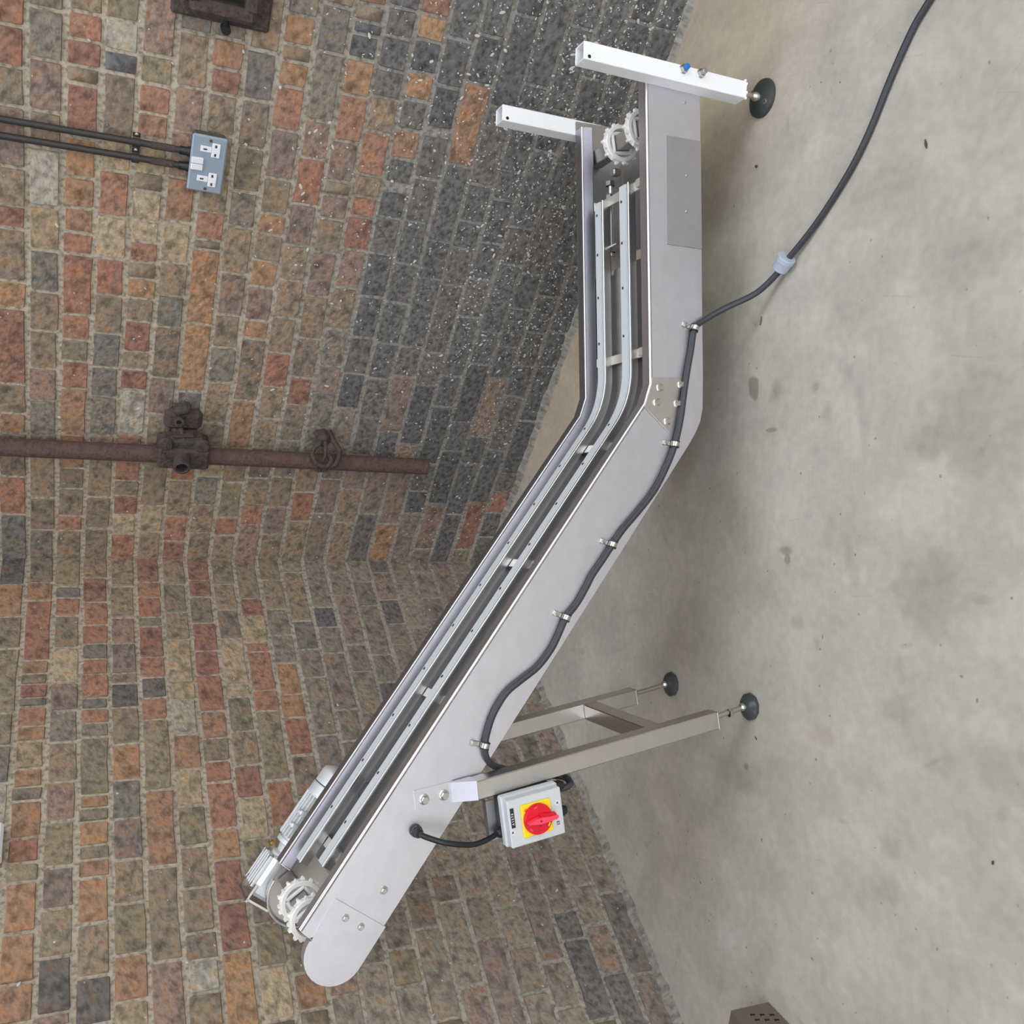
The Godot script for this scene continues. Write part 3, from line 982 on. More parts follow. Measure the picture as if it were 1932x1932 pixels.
func plate_with_bolts(c: Node3D, called: String, poly: PackedVector2Array, thick: float, bolts: Array, across: float, washer: float) -> void:
	var st := begin()
	prism(st, poly, FRONT - W0, FRONT + thick - W0)
	var o := add(called, st, M.cover if called == "cover_plate" else (M.steel if called == "joint_plate" else M.panel), c)
	for p in bolts:
		st = begin()
		if washer > 0.0:
			hexagon(st, L(p.x, p.y, FRONT + thick), Vector3(0, 0, 1), across, across * 0.55, washer)
		else:
			lathe(st, [[across * 0.55, 0.0], [across * 0.5, 0.002], [0.0, 0.0032]], L(p.x, p.y, FRONT + thick), Vector3(0, 0, 1), 10)
		add("bolt" if washer > 0.0 else "rivet", st, M.zinc, o)

func sprocket(shaft: Node3D, mid: Vector2, w: float, tilt: float) -> void:
	var st := begin()
	var z := Vector3(0, 0, 1)
	var o := v3(mid, w)
	lathe(st, [[0.0355, -0.010], [0.0435, -0.010], [0.0455, -0.008], [0.0455, 0.008], [0.0435, 0.010], [0.0355, 0.010], [0.0355, -0.010]], o, z, 36)
	for k in 18:
		var a := TAU * k / 18.0 + tilt
		var b := Basis(z, a)
		var side := -0.0045 if k % 2 == 0 else 0.0045
		var tooth := PackedVector2Array([Vector2(0.0445, -0.0045), Vector2(0.0502, -0.0026), Vector2(0.0515, 0.0), Vector2(0.0502, 0.0026), Vector2(0.0445, 0.0045)])
		prism(st, tooth, side - 0.0045, side + 0.0045, Transform3D(b, o))
	# square hub frame that grips the shaft
	for k in 4:
		var b := Basis(z, TAU * k / 4.0 + tilt)
		box(st, o + b * Vector3(0.0235, 0, 0), Vector3(0.0085, 0.056, 0.019), b, 0.0025)
	add("sprocket", st, M.gear, shaft)

func hollow_post(st: SurfaceTool, s0: float, s1: float, w0: float, w1: float, h0: float, h1: float) -> void:     # square tube, open at the top
	var t := 0.003
	var sm := (s0 + s1) * 0.5
	var wm := (w0 + w1) * 0.5
	box(st, L(sm, (h0 + h1) * 0.5, w0 + t * 0.5), Vector3(s1 - s0, h1 - h0, t), Basis(), 0.0012)
	box(st, L(sm, (h0 + h1) * 0.5, w1 - t * 0.5), Vector3(s1 - s0, h1 - h0, t), Basis(), 0.0012)
	box(st, L(s0 + t * 0.5, (h0 + h1) * 0.5, wm), Vector3(t, h1 - h0, w1 - w0 - 0.001), Basis(), 0.0012)
	box(st, L(s1 - t * 0.5, (h0 + h1) * 0.5, wm), Vector3(t, h1 - h0, w1 - w0 - 0.001), Basis(), 0.0012)
	box(st, L(sm, h0 + 0.003, wm), Vector3(s1 - s0 + 0.001, 0.006, w1 - w0 + 0.001), Basis(), 0.0015)

func build_end_legs(c: Node3D) -> void:
	for d in [[1.60, 1.641, 1.1605, 1.2005, 0.066, 0.497, 1.6205, "near"], [1.212, 1.2555, 1.163, 1.2035, 0.066, 0.5215, 1.234, "far"]]:
		var st := begin()
		hollow_post(st, d[2], d[3], d[0], d[1], d[4], d[5])
		if d[7] == "near":
			# untidy weld at the foot plate
			for k in 7:
				var q := Vector2(lerpf(d[2], d[3], k / 6.0), 0.068 + 0.002 * sin(k * 2.3))
				lathe(st, [[0.0, -0.003], [0.004, -0.001], [0.003, 0.003], [0.0, 0.004]], L(q.x, q.y, d[1]), Vector3(0, 1, 0), 8)
		var leg := add("white_leg", st, M.paint, c)
		leg.set_meta("label", "white painted square leg at the feed end, %s side" % d[7])
		var sm: float = (d[2] + d[3]) * 0.5
		st = begin()
		cyl(st, L(sm, 0.02, d[6]), L(sm, 0.08, d[6]), 0.0065, 12)
		lathe(st, [[0.011, 0.0], [0.011, 0.010], [0.007, 0.018], [0.0, 0.018]], L(sm, 0.016, d[6]), Vector3(0, 1, 0), 14)
		add("foot_stud", st, M.steel, leg)
		st = begin()
		lathe(st, [[0.0, 0.0], [0.044, 0.0], [0.0455, 0.003], [0.0445, 0.008], [0.036, 0.013], [0.015, 0.018], [0.0, 0.018]], L(sm, 0.0, d[6]), Vector3(0, 1, 0), 32)
		var fp := add("foot_pad", st, M.rubber, leg)
		for a in [0.9, 0.9 + PI]:
			st = begin()
			lathe(st, [[0.006, 0.0], [0.006, 0.0045], [0.004, 0.005], [0.004, 0.002], [0.0, 0.002]], L(sm + cos(a) * 0.03, 0.0125, d[6] - sin(a) * 0.03), Vector3(0, 1, 0), 12)
			add("pad_boss", st, M.boss, fp)
		st = begin()
		cyl(st, L(d[2] + 0.0075, d[5] - 0.014, d[1] - 0.002), L(d[2] + 0.0075, d[5] - 0.014, d[1] + 0.0006), 0.0042, 12)
		add("screw_hole", st, M.dark, leg)
		if d[7] == "near":
			for e in [[0.2425, "blue"], [0.1955, "steel"]]:
				st = begin()
				hexagon(st, L(1.1965 - 0.006, e[0], d[1]), Vector3(0, 0, 1), 0.017, 0.010, 0.0105)
				var b := add("bolt", st, M.zinc, leg)
				st = begin()
				lathe(st, [[0.0065, 0.0], [0.0065, 0.008], [0.005, 0.0095], [0.0, 0.0095]], L(1.1905, e[0], d[1] + 0.0115), Vector3(0, 0, 1), 14)
				add("bolt_end", st, M.blue if e[1] == "blue" else M.inner, b)

func build_stand(c: Node3D) -> void:
	var down := Vector3(0.1819, -0.9833, 0)
	var b := Basis(Vector3(0.9833, 0.1819, 0), -down, Vector3(0, 0, 1))
	var t := begin()
	for w in [1.625, 1.290]:
		var near: bool = w > 1.5
		var st := begin()
		var top := L(-0.4002, 0.7025, w)
		var foot := L(-0.2935, 0.1215, w) if not near else L(-0.2915, 0.1065, w)
		box(st, (top + foot) * 0.5, Vector3(0.04, (top - foot).length(), 0.04), b, 0.0022)
		var leg := add("stand_leg", st, M.steel, c)
		leg.set_meta("label", "stainless square stand leg, %s side" % ("near" if near else "far"))
		if near:
			# cranked top of the leg, welded to a bolted lug
			st = begin()
			var tw := 1.645
			hull8(st, [L(-0.3799, 0.7045, tw), L(-0.4198, 0.699, tw), L(-0.4198, 0.699, 1.605), L(-0.3799, 0.7045, 1.605)], [L(-0.3885, 0.749, 1.609), L(-0.4297, 0.7435, 1.609), L(-0.4297, 0.7435, 1.6035), L(-0.3885, 0.749, 1.6035)])
			add("cranked_top", st, M.panel, leg)
			st = begin()
			prism(st, PackedVector2Array([Vector2(-0.4001, 0.8252), Vector2(-0.4409, 0.8195), Vector2(-0.4299, 0.735), Vector2(-0.387, 0.741)]), FRONT - W0, FRONT + 0.004 - W0)
			add("lug_plate", st, M.panel, leg)
			for p in [Vector2(-0.4192, 0.8034), Vector2(-0.4140, 0.7605)]:
				st = begin()
				hexagon(st, L(p.x, p.y, FRONT + 0.004), Vector3(0, 0, 1), 0.015, 0.009, 0.011)
				add("bolt", st, M.zinc, leg)
		else:
			st = begin()
			box(st, top + b * Vector3(0, 0.05, -0.012), Vector3(0.04, 0.12, 0.006), b)
			add("lug_plate", st, M.panel, leg)
		st = begin()
		var pad := L(-0.2672, 0.0, w)
		var stud_top := foot + b * Vector3(0.004, 0.004, 0)
		cyl(st, stud_top, pad + Vector3(0, 0.02, 0), 0.0062, 12)
		var dir := (pad - stud_top).normalized()
		hexagon(st, stud_top.lerp(pad, 0.42 if near else 0.06), dir, 0.018, 0.009)
		lathe(st, [[0.0095, 0.0], [0.0095, 0.008], [0.007, 0.012], [0.0, 0.012]], pad + Vector3(0, 0.02, 0), Vector3(0, 1, 0), 14)
		add("foot_stud", st, M.zinc, leg)
		st = begin()
		lathe(st, [[0.0, 0.0], [0.0315, 0.0], [0.033, 0.004], [0.032, 0.009], [0.026, 0.014], [0.013, 0.022], [0.0, 0.022]], pad, Vector3(0, 1, 0), 10)
		add("foot_pad", st, M.pad, leg)
		st = begin()
		box(st, foot + b * Vector3(0, -0.0008, 0), Vector3(0.041, 0.003, 0.041), b, 0.001)
		add("end_plate", st, M.steel, leg)
	box(t, (L(-0.3205, 0.2555, 1.625) + L(-0.3205, 0.2555, 1.290)) * 0.5, Vector3(0.04, 0.04, 0.295), b, 0.0022)
	add("cross_bar", t, M.steel, c)

func build_motor(c: Node3D) -> void:
	var b := incline_basis()
	var ax := b.x
	var w := 1.186
	var at := func(t: float, off := -0.05, ww := 1.186) -> Vector3: return v3(incline(t, off), ww)
	var st := begin()
	lathe(st, [[0.0, 0.0], [0.030, 0.0], [0.052, 0.012], [0.0535, 0.02], [0.0535, 0.05]], at.call(0.918), ax, 28, 0.9)
	lathe(st, [[0.0535, 0.052], [0.055, 0.054], [0.055, 0.082], [0.0, 0.082]], at.call(0.918), ax, 28)
	lathe(st, [[0.0, 0.0], [0.047, 0.0], [0.047, 0.125], [0.0, 0.125]], at.call(0.995), ax, 28)
	var motor := add("gear_motor", st, M.alloy, c)
	for k in 30:
		var a := TAU * k / 30.0
		st = begin()
		box(st, (at.call(1.053) as Vector3) + (b.y * cos(a) + b.z * sin(a)) * 0.0505, Vector3(0.112, 0.011, 0.0028), Basis(ax, b.y * cos(a) + b.z * sin(a), b.z * cos(a) - b.y * sin(a)), 0.0008)
		add("cooling_fin", st, M.alloy, motor)
	# clamp lugs near the guide rail
	for t in [1.045, 1.078]:
		st = begin()
		box(st, at.call(t, -0.004, 1.222), Vector3(0.012, 0.02, 0.02), b, 0.002)
		hexagon(st, (at.call(t, 0.006, 1.222) as Vector3), b.y, 0.009, 0.005)
		add("clamp_lug", st, M.alloy, motor)
	st = begin()
	lathe(st, [[0.0, 0.0], [0.052, 0.0], [0.052, 0.01], [0.04, 0.014], [0.036, 0.03], [0.044, 0.036], [0.044, 0.042], [0.0, 0.042]], at.call(1.115), ax, 24)
	add("flange", st, M.alloy, motor)
	# worm gearbox
	st = begin()
	box(st, at.call(1.2, -0.05, 1.183), Vector3(0.09, 0.088, 0.086), b, 0.012)
	box(st, at.call(1.2, -0.05, 1.228), Vector3(0.1, 0.096, 0.02), b, 0.01)
	lathe(st, [[0.0, 0.0], [0.038, 0.0], [0.04, 0.004], [0.04, 0.022], [0.034, 0.026], [0.0, 0.026]], at.call(1.2, -0.05, 1.13), Vector3(0, 0, 1), 28)
	var gearbox := add("gearbox", st, M.alloy, motor)
	for d in [[1.165, -0.012, 1.155], [1.235, -0.012, 1.155], [1.165, -0.012, 1.21], [1.235, -0.012, 1.21]]:
		st = begin()
		hexagon(st, at.call(d[0], d[1] + 0.006, d[2]), b.y, 0.011, 0.006, 0.008)
		add("bolt", st, M.zinc, gearbox)
	for k in 5:
		st = begin()
		box(st, at.call(1.2, -0.003, 1.15 + k * 0.0165), Vector3(0.078, 0.012, 0.004), b, 0.001)
		add("rib", st, M.alloy, gearbox)
	st = begin()
	hexagon(st, at.call(1.143, -0.004, 1.165), b.y, 0.012, 0.008)
	add("filler_plug", st, M.brass, gearbox)
	# torque bracket that carries the gearbox
	st = begin()
	box(st, at.call(1.262, -0.03, 1.19), Vector3(0.005, 0.06, 0.1), b)
	box(st, at.call(1.245, -0.0025, 1.147), Vector3(0.036, 0.005, 0.012), b)
	box(st, at.call(1.245, -0.0025, 1.233), Vector3(0.036, 0.005, 0.012), b)
	box(st, at.call(1.262, -0.0025, 1.19), Vector3(0.012, 0.005, 0.1), b)
	add("torque_bracket", st, M.steel, motor)

func build_isolator(c: Node3D) -> void:
	var down := Vector3(0.163, -0.9866, 0).normalized()
	var b := Basis(Vector3(0.9866, 0.163, 0).normalized(), -down, Vector3(0, 0, 1))
	var mid := Vector2(-0.4519, 0.5903)
	var at := func(x: float, y: float, w: float) -> Vector3: return L(mid.x, mid.y, w) + b * Vector3(x, y, 0)
	var st := begin()
	box(st, at.call(-0.012, 0.016, 1.6105), Vector3(0.085, 0.12, 0.003), b)
	box(st, at.call(0.033, 0.004, 1.6105), Vector3(0.03, 0.1, 0.004), b)
	box(st, at.call(-0.012, 0.0745, 1.602), Vector3(0.085, 0.003, 0.018), b)
	var iso := add("isolator_switch", st, M.cover, c)
	iso.set_meta("label", "grey isolator box with red rotary handle on yellow plate")
	st = begin()
	box(st, at.call(0, -0.002, 1.633), Vector3(0.1, 0.118, 0.044), b, 0.004)
	add("box_base", st, M.base, iso)
	# lid: low skirt, then the raised face
	st = begin()
	box(st, at.call(0, 0, 1.664), Vector3(0.106, 0.13, 0.02), b, 0.003)
	box(st, at.call(0, 0, 1.681), Vector3(0.0988, 0.1226, 0.028), b, 0.002)
	var lid := add("lid", st, M.lid, iso)
	st = begin()
	box(st, at.call(0.0, 0.0, 1.6975), Vector3(0.068, 0.068, 0.005), b, 0.002)
	add("yellow_plate", st, M.yellow, iso)
	st = begin()
	lathe(st, [[0.0, 0.0], [0.0318, 0.0], [0.0318, 0.006], [0.0305, 0.0085], [0.0, 0.0085]], at.call(0, 0, 1.70), Vector3(0, 0, 1), 40)
	# grip: narrow at the top, a broad beak pointing down
	var grip := PackedVector2Array([Vector2(-0.0015, 0.027), Vector2(0.0015, 0.027), Vector2(0.006, 0.008), Vector2(0.0065, -0.004), Vector2(0.004, -0.02), Vector2(0.0035, -0.037), Vector2(0.0015, -0.0395), Vector2(-0.0025, -0.039), Vector2(-0.0045, -0.034), Vector2(-0.006, -0.012), Vector2(-0.0068, 0.0)])
	hull8(st, [at.call(-0.0145, 0.0, 1.7085), at.call(0.0145, 0.0, 1.7085), at.call(0.008, -0.036, 1.7085), at.call(-0.008, -0.036, 1.7085)], [at.call(-0.006, 0.0, 1.7185), at.call(0.006, 0.0, 1.7185), at.call(0.0035, -0.037, 1.7185), at.call(-0.0035, -0.037, 1.7185)])
	var knob := add("rotary_handle", st, M.red, iso)
	st = begin()
	prism(st, grip, 0.0, 0.012, Transform3D(b, at.call(0, 0, 1.7085)))
	add("grip", st, M.red_face, knob)
	st = begin()
	cyl(st, at.call(0, 0.001, 1.7195), at.call(0, 0.001, 1.7208), 0.0022, 12)
	add("lock_hole", st, mat(col(120, 0, 10), 0.6), knob)
	for a in [0.2, 2.3, 4.1]:
		st = begin()
		box(st, at.call(cos(a) * 0.0262, sin(a) * 0.0262, 1.7085), Vector3(0.0035, 0.008, 0.0012), Basis(Vector3(0, 0, 1), a) * b, 0.0004)
		add("padlock_slot", st, M.yellow if a > 4.0 else M.red_face, knob)
	st = begin()
	box(st, at.call(-0.023 + 0.045, 0.0225, 1.7002), Vector3(0.006, 0.008, 0.0008), Basis(Vector3(0, 0, 1), -0.6) * b)
	add("padlock_slot", st, M.red_face, iso)
	for p in [Vector2(-0.0165, 0.056), Vector2(0.0185, -0.0505)]:
		st = begin()
		lathe(st, [[0.0055, 0.0], [0.0055, 0.0012], [0.0042, 0.0012], [0.0042, 0.0004], [0.0, 0.0004]], at.call(p.x, p.y, 1.695), Vector3(0, 0, 1), 16)
		var sc := add("screw", st, M.white_plastic, lid)
		st = begin()
		box(st, at.call(p.x, p.y, 1.6957), Vector3(0.006, 0.0014, 0.0008), Basis(Vector3(0, 0, 1), 0.6) * b)
		box(st, at.call(p.x, p.y, 1.6957), Vector3(0.0014, 0.006, 0.0008), Basis(Vector3(0, 0, 1), 0.6) * b)
		add("screw_slot", st, M.base, sc)
	# embossed label tape and a small maker's mark
	st = begin()
	box(st, at.call(0.0125, 0.0565 - 0.004, 1.6953), Vector3(0.041, 0.0085, 0.0006), b)
	var tape := add("label_tape", st, M.black, iso)
	letters(tape, "A 1 5 7 0", at.call(0.0105, 0.0525, 1.6957), b, 0.0047, M.print_white)
	st = begin()
	box(st, at.call(-0.0235, -0.0475, 1.6951), Vector3(0.0075, 0.0068, 0.0003), b)
	var mark := add("maker_mark", st, M.print_dark, iso)
	letters(mark, "R", at.call(-0.0235, -0.0475, 1.6953), b, 0.0056, M.lid)
	st = begin()
	box(st, at.call(-0.0125, -0.0455, 1.6951), Vector3(0.0075, 0.0013, 0.0003), b)
	add("maker_dash", st, M.print_dark, iso)
	# glands underneath
	for x in [0.03, -0.024]:
		st = begin()
		lathe(st, [[0.0, 0.0], [0.0135, 0.0], [0.0135, 0.02]], at.call(x, -0.058, 1.636), down, 8)
		lathe(st, [[0.012, 0.02], [0.012, 0.03], [0.008, 0.038], [0.0, 0.038]], at.call(x, -0.058, 1.636), down, 16)
		add("cable_gland", st, M.black, iso)
	st = begin()
	lathe(st, [[0.0, 0.0], [0.012, 0.0], [0.012, 0.012], [0.007, 0.02], [0.0, 0.02]], at.call(-0.034, 0.05, 1.63), -down, 14)
	add("cable_gland", st, M.black, iso)
	# switch lead from the plate gland into the box
	st = begin()
	var lead := [L(-0.4812, 0.8197, FRONT + 0.02), L(-0.483, 0.812, 1.645), L(-0.495, 0.772, 1.66), L(-0.506, 0.715, 1.655), L(-0.503, 0.672, 1.64), L(-0.4935, 0.645, 1.632)]
	tube(st, smooth_path(lead, 6), 0.0058, 12)
	add("switch_lead", st, M.black, iso)

func letters(parent: Node3D, text: String, at: Vector3, b: Basis, high: float, m: Material) -> void:
	var t := TextMesh.new()
	var font := SystemFont.new()
	font.font_names = PackedStringArray(["Droid Sans"])
	font.font_weight = 700
	t.font = font
	t.font_size = 48
	t.text = text
	t.depth = 0.0006
	t.pixel_size = high / 36.0
	t.material = m
	var o := MeshInstance3D.new()
	o.name = "lettering"
	o.mesh = t
	o.transform = Transform3D(b, at)
	put(o, parent)

func cable_clip(c: Node3D, ring: Vector2, tail: Vector2) -> void:
	var st := begin()
	var along := (tail - ring).normalized()
	var axis := Vector3(-along.y, along.x, 0)
	lathe(st, [[0.0085, -0.005], [0.0098, -0.005], [0.0098, 0.005], [0.0085, 0.005]], L(ring.x, ring.y, FRONT + 0.0095), axis, 18)
	var b := Basis(Vector3(along.x, along.y, 0), axis, Vector3(along.x, along.y, 0).cross(axis))
	box(st, L(tail.x, tail.y, FRONT + 0.002) - Vector3(along.x, along.y, 0) * 0.004, Vector3(0.022, 0.0105, 0.003), b, 0.001)
	var clip := add("cable_clip", st, M.zinc, c)
	st = begin()
	lathe(st, [[0.0083, -0.008], [0.0102, -0.008], [0.0102, -0.0052], [0.0083, -0.0052]], L(ring.x, ring.y, FRONT + 0.0095), axis, 18)
	lathe(st, [[0.0083, 0.0052], [0.0102, 0.0052], [0.0102, 0.008], [0.0083, 0.008]], L(ring.x, ring.y, FRONT + 0.0095), axis, 18)
	add("rubber_lining", st, M.black, clip)
	st = begin()
	hexagon(st, L(tail.x, tail.y, FRONT + 0.003), Vector3(0, 0, 1), 0.0095, 0.006, 0.0065)
	add("bolt", st, M.zinc, clip)

func build_cable() -> void:
	var c := thing("power_cable", "black mains cable clipped along the conveyor and running away over the floor", "cable", world(0.74, 0.0, 1.735))
	var o := c.position
	var pts: Array = []
	# on the floor, from beyond the frame towards the grey plug cap
	for p in [[1.30, 2.28], [1.174, 2.126], [1.133, 2.082], [1.060, 2.029], [0.973, 1.974], [0.904, 1.915], [0.823, 1.821], [0.757, 1.733]]:
		pts.append(world(p[0], 0.0065, p[1]) - o)
	pts[7].y = 0.019
	pts[6].y = 0.0085
	for p in [[0.738, 0.022, 1.712], [0.700, 0.045, 1.668], [0.668, 0.098, 1.628], [0.640, 0.142, 1.6125], [0.615, 0.172, 1.6095], [0.564, 0.181, 1.609], [0.514, 0.190, 1.609], [0.464, 0.199, 1.612], [0.402, 0.207, 1.612], [0.343, 0.219, 1.6095], [0.291, 0.240, 1.609], [0.235, 0.271, 1.609], [0.186, 0.312, 1.609], [0.143, 0.352, 1.609],
			[0.110, 0.377, 1.6095], [0.077, 0.400, 1.609], [0.042, 0.426, 1.609], [0.013, 0.442, 1.609], [-0.022, 0.464, 1.609], [-0.051, 0.489, 1.6095], [-0.085, 0.505, 1.609], [-0.119, 0.523, 1.609], [-0.156, 0.554, 1.609], [-0.182, 0.591, 1.609], [-0.209, 0.627, 1.609], [-0.249, 0.654, 1.609],
			[-0.288, 0.668, 1.609], [-0.317, 0.673, 1.6095], [-0.343, 0.668, 1.606], [-0.365, 0.645, 1.594], [-0.380, 0.600, 1.585], [-0.392, 0.540, 1.59], [-0.397, 0.492, 1.605], [-0.400, 0.481, 1.618], [-0.407, 0.480, 1.630], [-0.413, 0.490, 1.634], [-0.416, 0.505, 1.632]]:
		pts.append(world(p[0], p[1], p[2]) - o)
	var st := begin()
	tube(st, smooth_path(pts, 4), 0.0072, 12)
	add("sheath", st, M.cable, c)
	# grey plug cap threaded on the cable
	st = begin()
	var a: Vector3 = pts[7]
	var d: Vector3 = (pts[8] - pts[6]).normalized()
	d.y = -0.05
	lathe(st, [[0.0, -0.018], [0.0165, -0.018], [0.0185, -0.016], [0.0195, 0.004], [0.0215, 0.0055], [0.0215, 0.0165], [0.02, 0.018], [0.0, 0.018]], Vector3(a.x, 0.022, a.z), -d, 28)
	add("plug_cap", st, M.cap, c)

# ------------------------------------------------------------------ things on the walls
func build_socket() -> void:
	var c := thing("electrical_socket", "grey metal-clad double electrical socket with white inserts on the brick wall", "socket", Vector3(1.393, 1.191, 0.0))
	var k := Basis(Vector3(0, 0, 1), -0.02)
	var st := begin()
	box(st, Vector3(0, 0, 0.019), Vector3(0.142, 0.082, 0.036), k, 0.006)
	add("back_box", st, M.socket_side, c)
	st = begin()
	box(st, Vector3(0, 0, 0.0395), Vector3(0.146, 0.086, 0.009), k, 0.0042)
	var plate := add("face_plate", st, M.socket, c)
	for x in [-0.037, 0.040]:
		st = begin()
		var m := Vector3(x, 0.004, 0.0445)
		# T-shaped insert: earth slot on top, live and neutral below
		box(st, k * m + k * Vector3(0, 0.004, 0), Vector3(0.015, 0.027, 0.004), k, 0.0012)
		box(st, k * m + k * Vector3(0, -0.020, 0), Vector3(0.036, 0.020, 0.004), k, 0.0012)
		var out := add("outlet", st, M.white_plastic, c)
		for s in [[0, 0.006, 0.004, 0.009], [-0.011, -0.019, 0.007, 0.005], [0.011, -0.019, 0.007, 0.005]]:
			st = begin()
			box(st, k * (m + Vector3(s[0], s[1], 0.0018)), Vector3(s[2], s[3], 0.001), k)
			add("pin_slot", st, M.base, out)
	for x in [-0.0085, 0.0085]:
		st = begin()
		box(st, k * Vector3(x, 0.0255, 0.0465), Vector3(0.0155, 0.029, 0.007), k.rotated(Vector3(1, 0, 0), 0.09), 0.0015)
		add("rocker_switch", st, M.white_plastic, c)
	for x in [-0.0625, 0.0625]:
		st = begin()
		lathe(st, [[0.0038, 0.0], [0.0038, 0.0015], [0.0, 0.002]], k * Vector3(x, -0.001, 0.044), Vector3(0, 0, 1), 12)
		add("screw", st, M.rust, plate)

func build_conduits() -> void:
	for d in [[1.4310, "right-hand"], [1.3915, "left-hand"]]:
		var x: float = d[0]
		var c := thing("conduit_pipe", "black steel conduit, the %s of the two dropping into the wall socket" % d[1], "conduit", Vector3(x - 0.02, 1.19, 0.0), 0.0, "twin conduits above the socket")
		var st := begin()
		tube(st, PackedVector3Array([Vector3(0, 0.0, 0.021), Vector3(0.0, 0.2, 0.018), Vector3(0.001, 1.2, 0.018)]), 0.0082, 14)
		add("pipe", st, M.conduit, c)
		st = begin()
		lathe(st, [[0.0, 0.0], [0.0125, 0.0], [0.0125, 0.05], [0.0105, 0.053], [0.0105, 0.07], [0.0, 0.07]], Vector3(0, -0.002, 0.021), Vector3(0, 1, 0), 16)
		add("coupler", st, M.black, c)
		st = begin()
		lathe(st, [[0.0, 0.0], [0.0092, 0.0], [0.0092, 0.055], [0.0, 0.055]], Vector3(0, 0.08, 0.02), Vector3(0, 1, 0), 14)
		add("spattered_section", st, M.iron, c)
		st = begin()
		lathe(st, [[0.0085, -0.009], [0.0102, -0.009], [0.0102, 0.009], [0.0085, 0.009]], Vector3(0, 0.17, 0.018), Vector3(0, 1, 0), 14)
		box(st, Vector3(-0.0135, 0.17, 0.0045), Vector3(0.011, 0.018, 0.003), Basis(), 0.001)
		box(st, Vector3(0.0135, 0.17, 0.0045), Vector3(0.011, 0.018, 0.003), Basis(), 0.001)
		var sad := add("saddle", st, M.conduit, c)
		st = begin()
		lathe(st, [[0.005, 0.0], [0.0045, 0.002], [0.0, 0.0035]], Vector3(0.0145, 0.17, 0.006), Vector3(0, 0, 1), 10)
		add("screw", st, M.zinc, sad)

func build_pipe() -> void:
	var z := 0.058
	var c := thing("iron_pipe", "rusty brown iron pipe running down the brick wall near the corner", "pipe", Vector3(0.487, 0.385, 0.0))
	var st := begin()
	tube(st, PackedVector3Array([Vector3(0, 0.0, z), Vector3(0.0, 0.6, z), Vector3(-0.004, 1.2, z), Vector3(-0.012, 2.9, z)]), 0.0265, 20)
	add("pipe", st, M.rust, c)
	# upper bracket: a cast iron block with a hollow spigot and bolted ears
	var y := 0.79
	st = begin()
	box(st, Vector3(0.01, y, 0.053), Vector3(0.075, 0.15, 0.096), Basis(), 0.008)
	box(st, Vector3(0.055, y + 0.005, 0.065), Vector3(0.05, 0.13, 0.05), Basis(), 0.012)
	box(st, Vector3(0.11, y + 0.005, 0.024), Vector3(0.07, 0.11, 0.038), Basis(), 0.015)
	var br := add("wall_bracket", st, M.iron, c)
	st = begin()
	lathe(st, [[0.0, 0.004], [0.017, 0.004], [0.017, 0.045], [0.0185, 0.047], [0.0245, 0.045], [0.0255, 0.0], [0.0, 0.0]], Vector3(0.015, y + 0.005, 0.095), Vector3(-0.1, 0.06, 1), 22)
	add("spigot", st, M.iron, br)
	for d in [[0.06, 0.055], [0.06, -0.05]]:
		st = begin()
		lathe(st, [[0.0, 0.0], [0.022, 0.0], [0.023, 0.006], [0.018, 0.015], [0.0, 0.017]], Vector3(d[0], y + d[1], 0.085), Vector3(0, 0, 1), 16)
		add("bolt_head", st, M.iron, br)
	st = begin()
	lathe(st, [[0.008, -0.006], [0.016, -0.005], [0.017, 0.0], [0.016, 0.005], [0.008, 0.006], [0.008, -0.006]], Vector3(0.118, y + 0.02, 0.052), Vector3(0.1, 0.1, 1), 16)
	cyl(st, Vector3(0.1, y + 0.015, 0.06), Vector3(0.065, y + 0.0, 0.085), 0.007, 10)
	box(st, Vector3(0.085, y + 0.005, 0.07), Vector3(0.008, 0.06, 0.03), Basis(Vector3(0, 0, 1), 0.1), 0.003)
	box(st, Vector3(0.15, y + 0.012, 0.028), Vector3(0.03, 0.05, 0.044), Basis(Vector3(0, 0, 1), 0.4), 0.01)
	add("eye_bolt", st, M.iron, br)
	# lower clip: a ragged hooked strap
	y = 0.345
	st = begin()
	tube(st, smooth_path([Vector3(0.085, y + 0.045, 0.013), Vector3(0.075, y + 0.03, 0.05), Vector3(0.05, y + 0.055, 0.07), Vector3(0.022, y + 0.045, 0.09), Vector3(0.01, y + 0.01, 0.098), Vector3(0.03, y - 0.005, 0.09), Vector3(0.045, y + 0.005, 0.075)], 5), 0.008, 8)
	tube(st, smooth_path([Vector3(0.09, y + 0.0, 0.014), Vector3(0.08, y - 0.01, 0.05), Vector3(0.055, y - 0.03, 0.075), Vector3(0.02, y - 0.02, 0.095), Vector3(0.012, y - 0.005, 0.095)], 5), 0.009, 8)
	tube(st, smooth_path([Vector3(0.095, y + 0.02, 0.03), Vector3(0.06, y + 0.015, 0.075), Vector3(0.03, y + 0.02, 0.09)], 5), 0.006, 8)
	box(st, Vector3(-0.012, y + 0.02, 0.072), Vector3(0.03, 0.045, 0.03), Basis(), 0.008)
	box(st, Vector3(0.075, y + 0.02, 0.03), Vector3(0.05, 0.04, 0.055), Basis(Vector3(0, 0, 1), 0.3), 0.012)
	add("strap_clip", st, M.iron, c)

